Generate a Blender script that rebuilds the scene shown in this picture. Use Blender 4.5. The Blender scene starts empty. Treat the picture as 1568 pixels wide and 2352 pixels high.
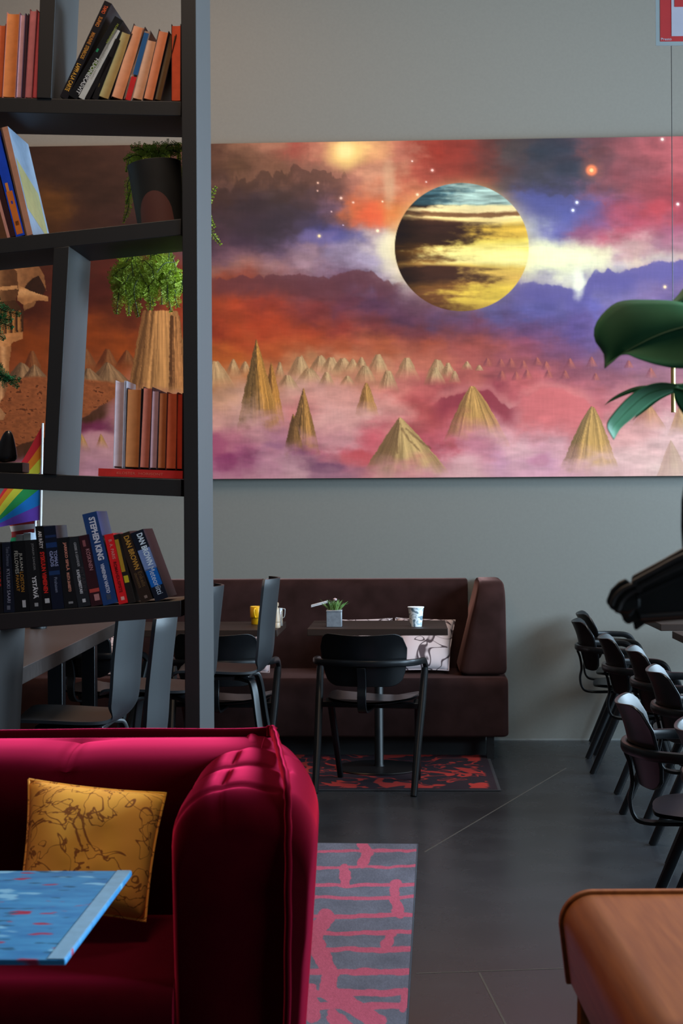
import bpy, bmesh, math, random
import numpy as np
from mathutils import Vector, Matrix, Euler

# ------------------------------------------------------------------ camera, light, exposure
scene = bpy.context.scene
COL = scene.collection
H_CAM = 1.385
F_PX = 3500.0
YAW = math.radians(2.4)
ROLL = math.radians(-0.33)
CAM_M = Matrix.Rotation(YAW, 3, 'Z') @ Matrix.Rotation(math.pi / 2, 3, 'X') @ Matrix.Rotation(ROLL, 3, 'Z')
CAM_P = Vector((0, 0, H_CAM))

cam = bpy.data.cameras.new('camera')
cam.sensor_fit = 'VERTICAL'
cam.lens = 35.0
cam.sensor_height = 35.0 * 2352 / F_PX
cam.sensor_width = cam.sensor_height
cam.clip_start = 0.05
cam.dof.use_dof = True
cam.dof.focus_distance = 5.6
cam.dof.aperture_fstop = 5.6
cam_o = bpy.data.objects.new('camera', cam)
cam_o.matrix_world = Matrix.Translation(CAM_P) @ CAM_M.to_4x4()
COL.objects.link(cam_o)
scene.camera = cam_o

scene.view_settings.view_transform = 'Standard'
scene.view_settings.look = 'None'
scene.view_settings.gamma = 1
scene.view_settings.use_curve_mapping = False
scene.view_settings.exposure = -0.08

world = bpy.data.worlds.new('world')
scene.world = world
world.use_nodes = True
bg = world.node_tree.nodes['Background']
bg.inputs[0].default_value = (0.55, 0.75, 1.0, 1)
bg.inputs[1].default_value = 0.6


def area_light(name, loc, target, sx, sy, power, color):
    l = bpy.data.lights.new(name, 'AREA')
    l.shape = 'RECTANGLE'
    l.size, l.size_y, l.energy, l.color = sx, sy, power, color
    o = bpy.data.objects.new(name, l)
    o.location = loc
    d = Vector(target) - Vector(loc)
    o.rotation_euler = d.to_track_quat('-Z', 'Y').to_euler()
    COL.objects.link(o)
    return o


DAY = (0.58, 0.80, 1.0)
XW = 4.6                                    # the window wall on the right
for yy, sy, pw in ((3.4, 1.8, 640), (6.0, 1.6, 220), (8.2, 1.4, 400)):
    area_light('daylight', (XW - 0.06, yy, 2.35), (0, yy, 2.0), 4.1, sy, pw, DAY)
area_light('ceiling_glow', (-1.7, 7.4, 5.0), (-1.7, 7.7, 0), 1.6, 1.6, 82, (1.0, 0.58, 0.32))
area_light('counter_glow', (-0.6, 2.7, 4.6), (-0.6, 2.9, 0), 0.8, 0.8, 48, (1.0, 0.72, 0.50))
area_light('aisle_fill', (0.7, 6.3, 5.0), (0.7, 8.8, 0), 1.4, 1.4, 115, (1.0, 0.95, 0.88))  # added fill with no lamp behind it, lifts the low wall and aisle


# ------------------------------------------------------------------ measuring: a pixel of the photograph -> a point in the room
def ray(px, py):
    return CAM_M @ Vector(((px - 784) / F_PX, (1176 - py) / F_PX, -1))


def P(px, py, d):
    return CAM_P + d * ray(px, py)


def PZ(px, py, z):
    r = ray(px, py)
    return CAM_P + r * ((z - H_CAM) / r.z)


def PY(px, py, y):
    r = ray(px, py)
    return CAM_P + r * (y / r.y)


def to_px(p):
    v = CAM_M.transposed() @ (Vector(p) - CAM_P)
    return 784 + F_PX * v.x / -v.z, 1176 - F_PX * v.y / -v.z


def C(x, d, z):
    """camera-aligned plan: x to the right, d forward, height z"""
    return Vector((x * math.cos(YAW) - d * math.sin(YAW), x * math.sin(YAW) + d * math.cos(YAW), z))


WALL_Y = PZ(1240, 1700, 0).y


# ------------------------------------------------------------------ materials
def lin(r, g, b):
    f = lambda c: c / 12.92 if c <= 0.04045 else ((c + 0.055) / 1.055) ** 2.4
    return (f(r / 255), f(g / 255), f(b / 255))


def mat(name, c, rough=0.5, var=0.12, scale=20.0, stretch=(1, 1, 1), bump=0.0, metal=0.0, sheen=0.0, coat=0.0,
        spec=0.5, c2=None, detail=4.0, emit=0.0, sheen_tint=None, rough_var=0.0, sheen_rough=0.27):
    m = bpy.data.materials.new(name)
    m.use_nodes = True
    nt = m.node_tree
    b = nt.nodes['Principled BSDF']
    b.inputs['Roughness'].default_value = rough
    b.inputs['Metallic'].default_value = metal
    b.inputs['Specular IOR Level'].default_value = spec
    b.inputs['Sheen Weight'].default_value = sheen
    if sheen:
        b.inputs['IOR'].default_value = 1.12
        b.inputs['Sheen Roughness'].default_value = sheen_rough
        b.inputs['Sheen Tint'].default_value = (*(sheen_tint or c), 1)
    b.inputs['Coat Weight'].default_value = coat
    b.inputs['Coat Roughness'].default_value = 0.15
    tc = nt.nodes.new('ShaderNodeTexCoord')
    mp = nt.nodes.new('ShaderNodeMapping')
    mp.inputs['Scale'].default_value = stretch
    nt.links.new(tc.outputs['Object'], mp.inputs['Vector'])
    nz = nt.nodes.new('ShaderNodeTexNoise')
    nz.inputs['Scale'].default_value = scale
    nz.inputs['Detail'].default_value = detail
    nt.links.new(mp.outputs['Vector'], nz.inputs['Vector'])
    rp = nt.nodes.new('ShaderNodeValToRGB')
    rp.color_ramp.elements[0].position = 0.3
    rp.color_ramp.elements[1].position = 0.7
    lo = c2 if c2 else tuple(max(0, x * (1 - var)) for x in c)
    hi = c if c2 else tuple(min(1, x * (1 + var)) for x in c)
    rp.color_ramp.elements[0].color = (*lo, 1)
    rp.color_ramp.elements[1].color = (*hi, 1)
    nt.links.new(nz.outputs['Fac'], rp.inputs['Fac'])
    nt.links.new(rp.outputs['Color'], b.inputs['Base Color'])
    if rough_var:
        mr = nt.nodes.new('ShaderNodeMapRange')
        mr.inputs[3].default_value = rough - rough_var
        mr.inputs[4].default_value = rough + rough_var
        nt.links.new(nz.outputs['Fac'], mr.inputs[0])
        nt.links.new(mr.outputs[0], b.inputs['Roughness'])
    if bump:
        bp = nt.nodes.new('ShaderNodeBump')
        bp.inputs['Strength'].default_value = bump
        bp.inputs['Distance'].default_value = 0.004
        nt.links.new(nz.outputs['Fac'], bp.inputs['Height'])
        nt.links.new(bp.outputs['Normal'], b.inputs['Normal'])
    return m


def vcol_mat(name, rough=0.75, bump_scale=300.0, bump=0.1, spec=0.3, stretch=(1, 1, 1)):
    """a surface whose painted or woven pattern is stored per vertex"""
    m = bpy.data.materials.new(name)
    m.use_nodes = True
    nt = m.node_tree
    b = nt.nodes['Principled BSDF']
    b.inputs['Roughness'].default_value = rough
    b.inputs['Specular IOR Level'].default_value = spec
    a = nt.nodes.new('ShaderNodeAttribute')
    a.attribute_name = 'pattern'
    nt.links.new(a.outputs['Color'], b.inputs['Base Color'])
    tc = nt.nodes.new('ShaderNodeTexCoord')
    mp = nt.nodes.new('ShaderNodeMapping')
    mp.inputs['Scale'].default_value = stretch
    nz = nt.nodes.new('ShaderNodeTexNoise')
    nz.inputs['Scale'].default_value = bump_scale
    nt.links.new(tc.outputs['Object'], mp.inputs['Vector'])
    nt.links.new(mp.outputs['Vector'], nz.inputs['Vector'])
    bp = nt.nodes.new('ShaderNodeBump')
    bp.inputs['Strength'].default_value = bump
    bp.inputs['Distance'].default_value = 0.002
    nt.links.new(nz.outputs['Fac'], bp.inputs['Height'])
    nt.links.new(bp.outputs['Normal'], b.inputs['Normal'])
    return m


def line_drawn_mat(name, ground, ground2, ink, scale=5.0, width=0.012, rough=0.8, warp=3.0, detail=2.0, scale2=None):
    """cloth printed with hand-drawn looking contour lines"""
    m = bpy.data.materials.new(name)
    m.use_nodes = True
    nt = m.node_tree
    N, L = nt.nodes, nt.links
    b = N['Principled BSDF']
    b.inputs['Roughness'].default_value = rough
    b.inputs['Specular IOR Level'].default_value = 0.2
    tc = N.new('ShaderNodeTexCoord')

    def noise(s, det, dist):
        n = N.new('ShaderNodeTexNoise')
        n.inputs['Scale'].default_value = s
        n.inputs['Detail'].default_value = det
        n.inputs['Distortion'].default_value = dist
        L.new(tc.outputs['Object'], n.inputs['Vector'])
        return n.outputs['Fac']

    def contour(fac, level, w):
        s = N.new('ShaderNodeMath'); s.operation = 'SUBTRACT'; s.inputs[1].default_value = level
        L.new(fac, s.inputs[0])
        a = N.new('ShaderNodeMath'); a.operation = 'ABSOLUTE'
        L.new(s.outputs[0], a.inputs[0])
        r = N.new('ShaderNodeMapRange'); r.inputs[1].default_value = w * 0.5; r.inputs[2].default_value = w
        r.inputs[3].default_value = 1; r.inputs[4].default_value = 0
        L.new(a.outputs[0], r.inputs[0])
        return r.outputs[0]

    n1 = noise(scale, detail, warp)
    n2 = noise(scale2 or scale * 2.1, 1.0, warp * 0.6)
    lines = [contour(n1, 0.47, width), contour(n1, 0.6, width * 0.7), contour(n2, 0.52, width * 1.2)]
    cur = lines[0]
    for x in lines[1:]:
        mx = N.new('ShaderNodeMath'); mx.operation = 'MAXIMUM'
        L.new(cur, mx.inputs[0]); L.new(x, mx.inputs[1]); cur = mx.outputs[0]
    g = N.new('ShaderNodeValToRGB')
    g.color_ramp.elements[0].color = (*ground2, 1)
    g.color_ramp.elements[1].color = (*ground, 1)
    g.color_ramp.elements[0].position = 0.35
    g.color_ramp.elements[1].position = 0.65
    L.new(noise(scale * 0.7, 3.0, 0.5), g.inputs['Fac'])
    mix = N.new('ShaderNodeMixRGB')
    mix.inputs[2].default_value = (*ink, 1)
    L.new(cur, mix.inputs[0]); L.new(g.outputs[0], mix.inputs[1])
    L.new(mix.outputs[0], b.inputs['Base Color'])
    return m


# ------------------------------------------------------------------ mesh builder
class MB:
    def __init__(self):
        self.v, self.f, self.m = [], [], []

    def add(self, verts, faces, mi=0, M=None):
        o = len(self.v)
        for p in verts:
            p = Vector(p)
            self.v.append(M @ p if M else p)
        for f in faces:
            self.f.append([i + o for i in f])
            self.m.append(mi)

    def box(self, x0, x1, y0, y1, z0, z1, mi=0, M=None):
        vs = [(x, y, z) for z in (z0, z1) for y in (y0, y1) for x in (x0, x1)]
        self.add(vs, [(0, 2, 3, 1), (4, 5, 7, 6), (0, 1, 5, 4), (2, 6, 7, 3), (0, 4, 6, 2), (1, 3, 7, 5)], mi, M)

    def hexa(self, c, mi=0):
        """8 corners: bottom four ccw, then top four ccw"""
        self.add(c, [(3, 2, 1, 0), (4, 5, 6, 7), (0, 1, 5, 4), (1, 2, 6, 5), (2, 3, 7, 6), (3, 0, 4, 7)], mi)

    def grid(self, rows, cu=False, cv=False, mi=0, caps=False, M=None):
        nu, nv = len(rows), len(rows[0])
        vs = [p for r in rows for p in r]
        fs = []
        for i in range(nu if cu else nu - 1):
            for j in range(nv if cv else nv - 1):
                a, b_ = i, (i + 1) % nu
                c, d = j, (j + 1) % nv
                fs.append((a * nv + c, a * nv + d, b_ * nv + d, b_ * nv + c))
        if caps and cv:
            fs.append(tuple(range(nv))[::-1])
            fs.append(tuple((nu - 1) * nv + j for j in range(nv)))
        self.add(vs, fs, mi, M)

    def tube(self, path, r, n=10, mi=0, caps=True):
        path = [Vector(p) for p in path]
        rr = r if isinstance(r, (list, tuple)) else [r] * len(path)
        rows = []
        t0 = (path[1] - path[0]).normalized()
        up = Vector((0, 0, 1)) if abs(t0.z) < 0.9 else Vector((1, 0, 0))
        for i, p in enumerate(path):
            t = (path[min(i + 1, len(path) - 1)] - path[max(i - 1, 0)]).normalized()
            s = t.cross(up)
            if s.length < 1e-4:
                s = t.cross(Vector((0, 1, 0)))
            s.normalize()
            u = s.cross(t).normalized()
            up = u
            rows.append([p + rr[i] * (math.cos(k * 2 * math.pi / n) * s + math.sin(k * 2 * math.pi / n) * u) for k in range(n)])
        self.grid(rows, False, True, mi, caps)

    def sweep(self, path, sec, ups=None, mi=0, scale=None):
        """sec: list of (a, b) offsets on side / up; ups: one or a list of up vectors"""
        path = [Vector(p) for p in path]
        rows = []
        for i, p in enumerate(path):
            t = (path[min(i + 1, len(path) - 1)] - path[max(i - 1, 0)]).normalized()
            up = Vector(ups[i] if isinstance(ups, list) else (ups or (0, 0, 1)))
            s = t.cross(up).normalized()
            u = s.cross(t).normalized()
            k = scale[i] if scale else 1.0
            rows.append([p + k * (a * s + b_ * u) for a, b_ in sec])
        self.grid(rows, False, True, mi, True)

    def lathe(self, prof, n=24, mi=0, c=(0, 0, 0)):
        c = Vector(c)
        rows = [[c + Vector((r * math.cos(2 * math.pi * k / n), r * math.sin(2 * math.pi * k / n), z)) for k in range(n)] for r, z in prof]
        self.grid(rows, False, True, mi, True)

    def prism(self, poly, a, b_, to3):
        """poly (2D list) pulled from a to b; to3(x, y, depth) gives the point"""
        n = len(poly)
        vs = [to3(x, y, a) for x, y in poly] + [to3(x, y, b_) for x, y in poly]
        fs = [tuple(range(n))[::-1], tuple(range(n, 2 * n))] + [(i, (i + 1) % n, (i + 1) % n + n, i + n) for i in range(n)]
        self.add(vs, fs)

    def build(self, name, mats, parent=None, loc=(0, 0, 0), rot=(0, 0, 0), bevel=0.0, seg=2, subsurf=0, sharp=38, solid=0.0, fix=True):
        me = bpy.data.meshes.new(name)
        me.from_pydata([tuple(p) for p in self.v], [], self.f)
        if not isinstance(mats, (list, tuple)):
            mats = [mats]
        for x in mats:
            me.materials.append(x)
        me.polygons.foreach_set('material_index', self.m)
        me.polygons.foreach_set('use_smooth', [True] * len(self.f))
        if fix:
            bm = bmesh.new()
            bm.from_mesh(me)
            bmesh.ops.recalc_face_normals(bm, faces=bm.faces)
            bm.to_mesh(me)
            bm.free()
        me.set_sharp_from_angle(angle=math.radians(sharp))
        o = bpy.data.objects.new(name, me)
        o.location = loc
        o.rotation_euler = rot
        COL.objects.link(o)
        if parent:
            o.parent = parent
        if solid:
            md = o.modifiers.new('thickness', 'SOLIDIFY')
            md.thickness = solid
            md.offset = 0
        if bevel:
            md = o.modifiers.new('edges', 'BEVEL')
            md.width = bevel
            md.segments = seg
            md.limit_method = 'ANGLE'
            md.angle_limit = math.radians(40)
        if subsurf:
            md = o.modifiers.new('round', 'SUBSURF')
            md.levels = md.render_levels = subsurf
        return o


def tag(o, label=None, cat=None, group=None, kind=None):
    if label: o['label'] = label
    if cat: o['category'] = cat
    if group: o['group'] = group
    if kind: o['kind'] = kind
    return o


def thing(name, label, cat, loc=(0, 0, 0), rotz=0.0, group=None, M=None):
    o = bpy.data.objects.new(name, None)
    o.empty_display_size = 0.1
    COL.objects.link(o)
    if M is not None:
        o.matrix_world = M
    else:
        o.location = loc
        o.rotation_euler = (0, 0, rotz)
    return tag(o, label, cat, group)


def dup(root, loc, rotz, label, group=None):
    r = root.copy()
    COL.objects.link(r)
    r.location = loc
    r.rotation_euler = (0, 0, rotz)
    r['label'] = label
    if group: r['group'] = group
    for ch in list(root.children):
        c = ch.copy()
        COL.objects.link(c)
        c.parent = r
        for g in list(ch.children):
            d = g.copy()
            COL.objects.link(d)
            d.parent = c
    return r


def rsec(w, h, r=0.25):
    """rounded rectangle section w x h"""
    k = min(w, h) * r
    a, b_ = w / 2, h / 2
    pts = []
    for cx, cy, a0 in ((a - k, b_ - k, 0), (-a + k, b_ - k, 90), (-a + k, -b_ + k, 180), (a - k, -b_ + k, 270)):
        for q in (0, 45, 90):
            t = math.radians(a0 + q)
            pts.append((cx + k * math.cos(t), cy + k * math.sin(t)))
    return pts


def curve_pts(ctrl, n=24):
    """Catmull-Rom through the control points"""
    c = [Vector(p) for p in ctrl]
    c = [c[0] * 2 - c[1]] + c + [c[-1] * 2 - c[-2]]
    out = []
    segs = len(c) - 3
    for i in range(segs):
        m = max(2, n // segs)
        for k in range(m):
            t = k / m
            p0, p1, p2, p3 = c[i:i + 4]
            out.append(0.5 * ((2 * p1) + (p2 - p0) * t + (2 * p0 - 5 * p1 + 4 * p2 - p3) * t * t + (3 * p1 - p0 - 3 * p2 + p3) * t ** 3))
    out.append(c[-2])
    return out


_text_cache = {}


def text_geo(s, bold=0.0):
    key = (s, bold)
    if key not in _text_cache:
        cu = bpy.data.curves.new('lettering', 'FONT')
        cu.body = s
        cu.resolution_u = 3
        cu.offset = bold
        o = bpy.data.objects.new('lettering', cu)
        COL.objects.link(o)
        dg = bpy.context.evaluated_depsgraph_get()
        me = bpy.data.meshes.new_from_object(o.evaluated_get(dg))
        vs = np.array([v.co[:2] for v in me.vertices])
        fs = [tuple(p.vertices) for p in me.polygons]
        lo, hi = vs.min(0), vs.max(0)
        vs = (vs - lo) / (hi - lo)
        bpy.data.objects.remove(o)
        bpy.data.curves.remove(cu)
        bpy.data.meshes.remove(me)
        _text_cache[key] = (vs, fs)
    return _text_cache[key]


def put_text(mb, s, org, dx, dy, length, height, mi, bold=0.0):
    vs, fs = text_geo(s, bold)
    org, dx, dy = Vector(org), Vector(dx), Vector(dy)
    mb.add([org + dx * (x * length) + dy * (y * height) for x, y in vs], fs, mi)


# value-noise tools for painted and woven patterns
class Noise:
    def __init__(self, seed):
        self.t = np.random.RandomState(seed).rand(257, 257)
        self.t[256] = self.t[0]
        self.t[:, 256] = self.t[:, 0]

    def base(self, x, y):
        xi, yi = np.floor(x).astype(int), np.floor(y).astype(int)
        fx, fy = x - xi, y - yi
        fx, fy = fx * fx * (3 - 2 * fx), fy * fy * (3 - 2 * fy)
        xi, yi = xi % 256, yi % 256
        t = self.t
        return (t[yi, xi] * (1 - fx) + t[yi, xi + 1] * fx) * (1 - fy) + (t[yi + 1, xi] * (1 - fx) + t[yi + 1, xi + 1] * fx) * fy

    def fbm(self, x, y, oct=5, gain=0.5):
        s, a, tot = 0, 1.0, 0
        for k in range(oct):
            s = s + a * self.base(x * 2 ** k + 17.3 * k, y * 2 ** k + 9.1 * k)
            tot += a
            a *= gain
        return s / tot


def sstep(a, b_, x):
    t = np.clip((x - a) / (b_ - a), 0, 1)
    return t * t * (3 - 2 * t)


def srgb_to_lin(c):
    c = np.clip(c, 0, 255) / 255
    return np.where(c <= 0.04045, c / 12.92, ((c + 0.055) / 1.055) ** 2.4)


def in_poly(X, Y, poly):
    ins = np.zeros(X.shape, bool)
    n = len(poly)
    for i in range(n):
        x0, y0 = poly[i]
        x1, y1 = poly[(i + 1) % n]
        if y0 == y1:
            continue
        c = ((y0 <= Y) & (Y < y1)) | ((y1 <= Y) & (Y < y0))
        ins ^= c & (X < x0 + (Y - y0) * (x1 - x0) / (y1 - y0))
    return ins


def dist_path(X, Y, pts):
    d = np.full(X.shape, 1e9)
    for (x0, y0), (x1, y1) in zip(pts, pts[1:]):
        l2 = (x1 - x0) ** 2 + (y1 - y0) ** 2 + 1e-9
        t = np.clip(((X - x0) * (x1 - x0) + (Y - y0) * (y1 - y0)) / l2, 0, 1)
        d = np.minimum(d, np.hypot(X - x0 - t * (x1 - x0), Y - y0 - t * (y1 - y0)))
    return d


def grid_object(name, pts, colors, material, parent=None):
    """pts: (h, w, 3) points, colors: (h, w, 3) linear; one sheet with a stored pattern"""
    h, w, _ = pts.shape
    me = bpy.data.meshes.new(name)
    idx = np.arange(h * w).reshape(h, w)
    quads = np.stack([idx[:-1, :-1], idx[:-1, 1:], idx[1:, 1:], idx[1:, :-1]], -1).reshape(-1, 4)
    nf = len(quads)
    me.vertices.add(h * w)
    me.vertices.foreach_set('co', pts.reshape(-1).astype(np.float32))
    me.loops.add(nf * 4)
    me.loops.foreach_set('vertex_index', quads.reshape(-1).astype(np.int32))
    me.polygons.add(nf)
    me.polygons.foreach_set('loop_start', np.arange(0, nf * 4, 4, dtype=np.int32))
    me.update(calc_edges=True)
    me.polygons.foreach_set('use_smooth', [True] * nf)
    at = me.color_attributes.new('pattern', 'FLOAT_COLOR', 'POINT')
    rgba = np.ones((h * w, 4), np.float32)
    rgba[:, :3] = colors.reshape(-1, 3)
    at.data.foreach_set('color', rgba.reshape(-1))
    me.materials.append(material)
    o = bpy.data.objects.new(name, me)
    COL.objects.link(o)
    if parent: o.parent = parent
    return o


# ------------------------------------------------------------------ shared materials
M_wall = mat('grey plaster', (0.132, 0.128, 0.112), 0.85, 0.03, 60, bump=0.05)
M_dark = mat('dark painted wall', (0.07, 0.065, 0.06), 0.85, 0.05, 10)
M_ceil = mat('dark grey ceiling', (0.16, 0.16, 0.155), 0.9, 0.03, 8)
M_floor = mat('polished dark concrete', (0.021, 0.0235, 0.0265), 0.27, 0.0, 3.5, c2=(0.013, 0.0145, 0.017), spec=0.5, rough_var=0.06, detail=8)
M_brass_joint = mat('brass floor joint', (0.055, 0.052, 0.043), 0.5, 0.05)
M_darkwood = mat('dark stained wood', (0.0050, 0.0029, 0.0024), 0.58, 0.0, 30, (1, 1, 0.05), c2=(0.0032, 0.0018, 0.0015), bump=0.06, spec=0.68)
M_tablewood = mat('walnut table wood', (0.022, 0.011, 0.007), 0.5, 0.0, 22, (0.08, 1, 1), c2=(0.014, 0.0065, 0.0042), bump=0.03, spec=0.2)
M_blackwood = mat('black lacquered wood', (0.0030, 0.0032, 0.0038), 0.33, 0.25, 12, spec=0.28)
M_blackmetal = mat('black metal', (0.005, 0.005, 0.0055), 0.4, 0.2, 30, spec=0.5)
M_hightable = mat('dark brown table laminate', (0.026, 0.020, 0.018), 0.36, 0.2, 40, spec=0.5)

# ------------------------------------------------------------------ the room
XL, YB, ZC = -5.2, -2.2, 5.2


def struct(name, mb, m, **k):
    return tag(mb.build(name, m, **k), kind='structure')


b = MB(); b.box(XL, XW, YB, WALL_Y + 0.2, -0.12, 0); struct('floor', b, M_floor)
b = MB(); b.box(XL, XW, YB, WALL_Y + 0.2, ZC, ZC + 0.1); struct('ceiling', b, M_ceil)
b = MB(); b.box(XL - 0.2, XW + 0.2, WALL_Y, WALL_Y + 0.2, 0, ZC); struct('wall_back', b, M_wall)
b = MB(); b.box(XL - 0.2, XL, YB, WALL_Y, 0, ZC); struct('wall_left', b, M_dark)
b = MB(); b.box(XL - 0.2, XW + 0.2, YB - 0.2, YB, 0, ZC); struct('wall_front', b, M_dark)
WINS = ((2.5, 4.3), (5.2, 6.8), (7.5, 8.9))
b = MB()
b.box(XW, XW + 0.2, YB, WALL_Y, 0, 0.25)
b.box(XW, XW + 0.2, YB, WALL_Y, 4.45, ZC)
e = [YB] + [q for w in WINS for q in w] + [WALL_Y]
for i in range(0, len(e), 2):
    b.box(XW, XW + 0.2, e[i], e[i + 1], 0.25, 4.45)
struct('wall_right', b, M_wall)
M_frame = mat('painted window frame', (0.05, 0.05, 0.05), 0.5)
for i, (y0, y1) in enumerate(WINS):
    b = MB()
    for a, c_ in ((y0, y0 + 0.06), (y1 - 0.06, y1)):
        b.box(XW + 0.05, XW + 0.13, a, c_, 0.25, 4.45)
    for a, c_ in ((0.25, 0.31), (2.6, 2.65), (4.39, 4.45)):
        b.box(XW + 0.06, XW + 0.12, y0 + 0.06, y1 - 0.06, a, c_)
    struct('window_%d' % (i + 1), b, M_frame)

# thin pale edge where the wall meets the floor
b = MB(); b.box(PZ(1170, 1700, 0).x - 3.5, XW, WALL_Y - 0.006, WALL_Y - 0.001, 0.0, 0.010)
struct('baseboard_back', b, mat('pale wall edge strip', (0.16, 0.16, 0.15), 0.6))

# brass joints cast into the floor
b = MB()
for p, q in (((975, 1957), (1182, 1834)), ((955, 2236), (1330, 2223)), ((1100, 2234), (1180, 2390)), ((1182, 1834), (1300, 1764))):
    a, c_ = PZ(*p, 0), PZ(*q, 0)
    s = (c_ - a).cross(Vector((0, 0, 1))).normalized() * 0.003
    b.hexa([a - s - Vector((0, 0, .002)), a + s - Vector((0, 0, .002)), c_ + s - Vector((0, 0, .002)), c_ - s - Vector((0, 0, .002)),
            a - s + Vector((0, 0, .0006)), a + s + Vector((0, 0, .0006)), c_ + s + Vector((0, 0, .0006)), c_ - s + Vector((0, 0, .0006))])
struct('trim_1', b, M_brass_joint)

# ------------------------------------------------------------------ the mural: a wide painted panel of planets and rock spires
NZ = [Noise(s) for s in range(11, 19)]
KEYS = """500 335 80 55 46|560 345 112 82 66|620 340 165 118 98|690 345 145 72 64|735 345 192 128 108|800 350 236 200 126|855 345 200 145 105|930 350 168 104 88|1000 345 140 50 40|1060 345 128 50 42|1120 350 98 52 48|1180 350 72 64 64|1260 350 46 52 62|1330 345 46 55 68|1375 350 106 66 68|1450 350 136 76 80|1545 350 168 88 92
500 400 74 52 43|560 400 82 60 46|640 392 104 74 58|720 402 120 84 74|780 405 170 114 98|830 415 156 104 92|885 415 195 145 118|930 440 182 100 76|985 420 152 66 56|1050 395 130 50 42|1110 410 108 55 46|1180 420 72 60 62|1260 420 58 56 60|1320 410 48 56 68|1385 425 122 72 76|1450 430 132 68 72|1540 430 152 70 74
495 470 54 40 40|570 470 58 46 50|650 465 62 52 52|720 480 72 62 78|790 480 96 78 102|838 485 205 115 68|868 490 226 92 60|915 475 205 128 72|1240 462 76 78 128|1300 490 82 86 142|1350 490 96 90 138|1400 500 152 70 82|1480 490 168 66 72|1555 490 152 66 76
495 540 60 45 58|580 540 62 48 65|650 530 50 45 58|720 545 98 88 132|770 540 72 74 138|830 545 95 92 132|880 550 184 168 172|912 560 228 218 184|1235 535 150 152 165|1300 535 92 92 150|1370 535 140 80 112|1440 530 162 70 84|1545 540 150 85 105
495 580 82 64 90|560 588 92 70 92|650 572 90 74 100|495 606 152 106 92|570 604 160 116 100|640 602 168 128 126|720 595 162 134 144|800 590 152 138 164|860 600 168 158 188|905 612 218 206 190|1238 600 238 236 186|1320 595 242 242 194|1400 595 232 208 176|1480 590 204 162 150|1562 582 155 108 118
495 640 140 62 40|560 640 138 64 50|640 645 112 62 58|720 655 95 54 62|800 645 80 55 75|880 665 85 65 95|1205 668 92 82 128|1270 656 105 95 140|1335 640 225 220 195|1385 650 92 84 140|1450 635 100 92 146|1540 622 132 112 146
495 700 152 66 40|570 700 172 70 42|640 700 142 56 42|720 700 116 50 50|800 710 92 50 65|880 710 82 52 75|960 720 80 50 70|1060 735 85 64 94|1150 720 84 80 126|1250 710 82 80 132|1350 710 100 95 156|1545 700 105 88 132
495 760 122 44 30|560 765 156 62 36|640 750 168 64 38|720 760 152 62 40|800 760 126 50 45|900 760 100 46 50|1000 765 96 48 54|1100 760 96 55 75|1200 760 90 62 96|1300 760 88 74 126|1400 765 96 80 130|1545 765 112 82 112
495 805 170 88 40|560 800 174 92 42|640 795 162 78 42|720 795 164 74 42|800 800 168 82 50|900 800 168 88 56|1000 800 162 80 58|1100 800 152 76 66|1200 800 132 70 86|1300 800 110 70 96|1400 805 110 75 96|1545 815 126 86 106
495 860 172 125 88|600 855 178 118 72|700 850 184 130 90|800 850 188 134 100|900 850 188 128 98|1000 850 184 108 88|1100 860 168 92 82|1200 860 146 80 80|1300 860 130 75 86|1400 860 130 80 90|1545 872 136 92 102
495 915 188 144 116|560 920 202 158 138|680 900 208 160 145|760 900 208 154 144|820 905 204 146 136|950 912 196 116 106|1010 920 182 96 92|1060 895 132 56 66|1150 905 130 55 66|1190 915 160 80 84|1240 900 188 96 96|1300 920 198 106 106|1380 910 172 96 100|1450 920 190 120 120|1545 920 172 112 116
495 965 204 154 142|560 970 208 164 152|690 950 198 124 122|760 970 208 158 150|830 960 212 162 152|900 938 206 144 134|985 955 160 70 70|1030 950 165 75 80|1180 960 202 142 142|1250 960 196 106 106|1320 970 196 112 112|1450 980 206 152 146|1545 990 208 168 162
495 1020 158 84 108|540 1012 180 110 126|600 1010 196 142 146|650 1022 166 112 132|800 1020 202 154 156|850 1010 188 84 94|1010 1030 170 75 85|1080 1040 192 124 138|1180 1030 206 162 162|1280 1030 202 154 156|1450 1040 212 172 166|1560 1050 206 172 162
495 1080 166 102 136|540 1070 132 60 96|600 1078 182 128 146|680 1080 192 148 156|735 1082 96 55 86|795 1064 122 66 92|820 1053 186 80 86|865 1082 196 132 126|1050 1080 206 162 162|1150 1070 192 138 166|1250 1060 192 138 162|1400 1070 206 166 162|1560 1085 206 176 166
40 370 48 32 26|150 400 50 34 28|110 470 84 54 28|250 430 50 34 28|380 400 56 38 32|60 540 62 40 24|200 520 52 34 28|320 520 50 32 30|430 480 54 38 38|40 640 66 30 22|220 640 70 30 24|320 640 72 30 24|430 640 110 46 32|60 720 62 28 20|220 700 66 28 22|300 720 76 34 22|440 720 130 54 34|60 790 118 56 24|220 770 120 56 24|290 800 136 64 26|440 800 152 76 36|100 850 126 62 30|250 860 130 68 36|440 880 160 110 78
40 930 138 76 46|120 920 140 80 50|220 905 142 84 54|60 990 112 58 36|10 1010 100 52 34|230 975 110 56 80|300 960 160 110 110|440 960 190 140 130|210 1020 176 132 140|300 1040 190 146 150|60 1080 150 96 120|230 1080 180 132 148|440 1060 170 110 125|-100 400 48 32 26|-100 700 64 30 22|-100 950 120 66 40|-100 1080 140 80 80|1680 350 150 80 84|1680 480 150 66 74|1680 600 140 100 110|1680 720 104 84 120|1680 850 130 88 100|1680 960 190 130 128|1680 1080 206 172 162"""


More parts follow.
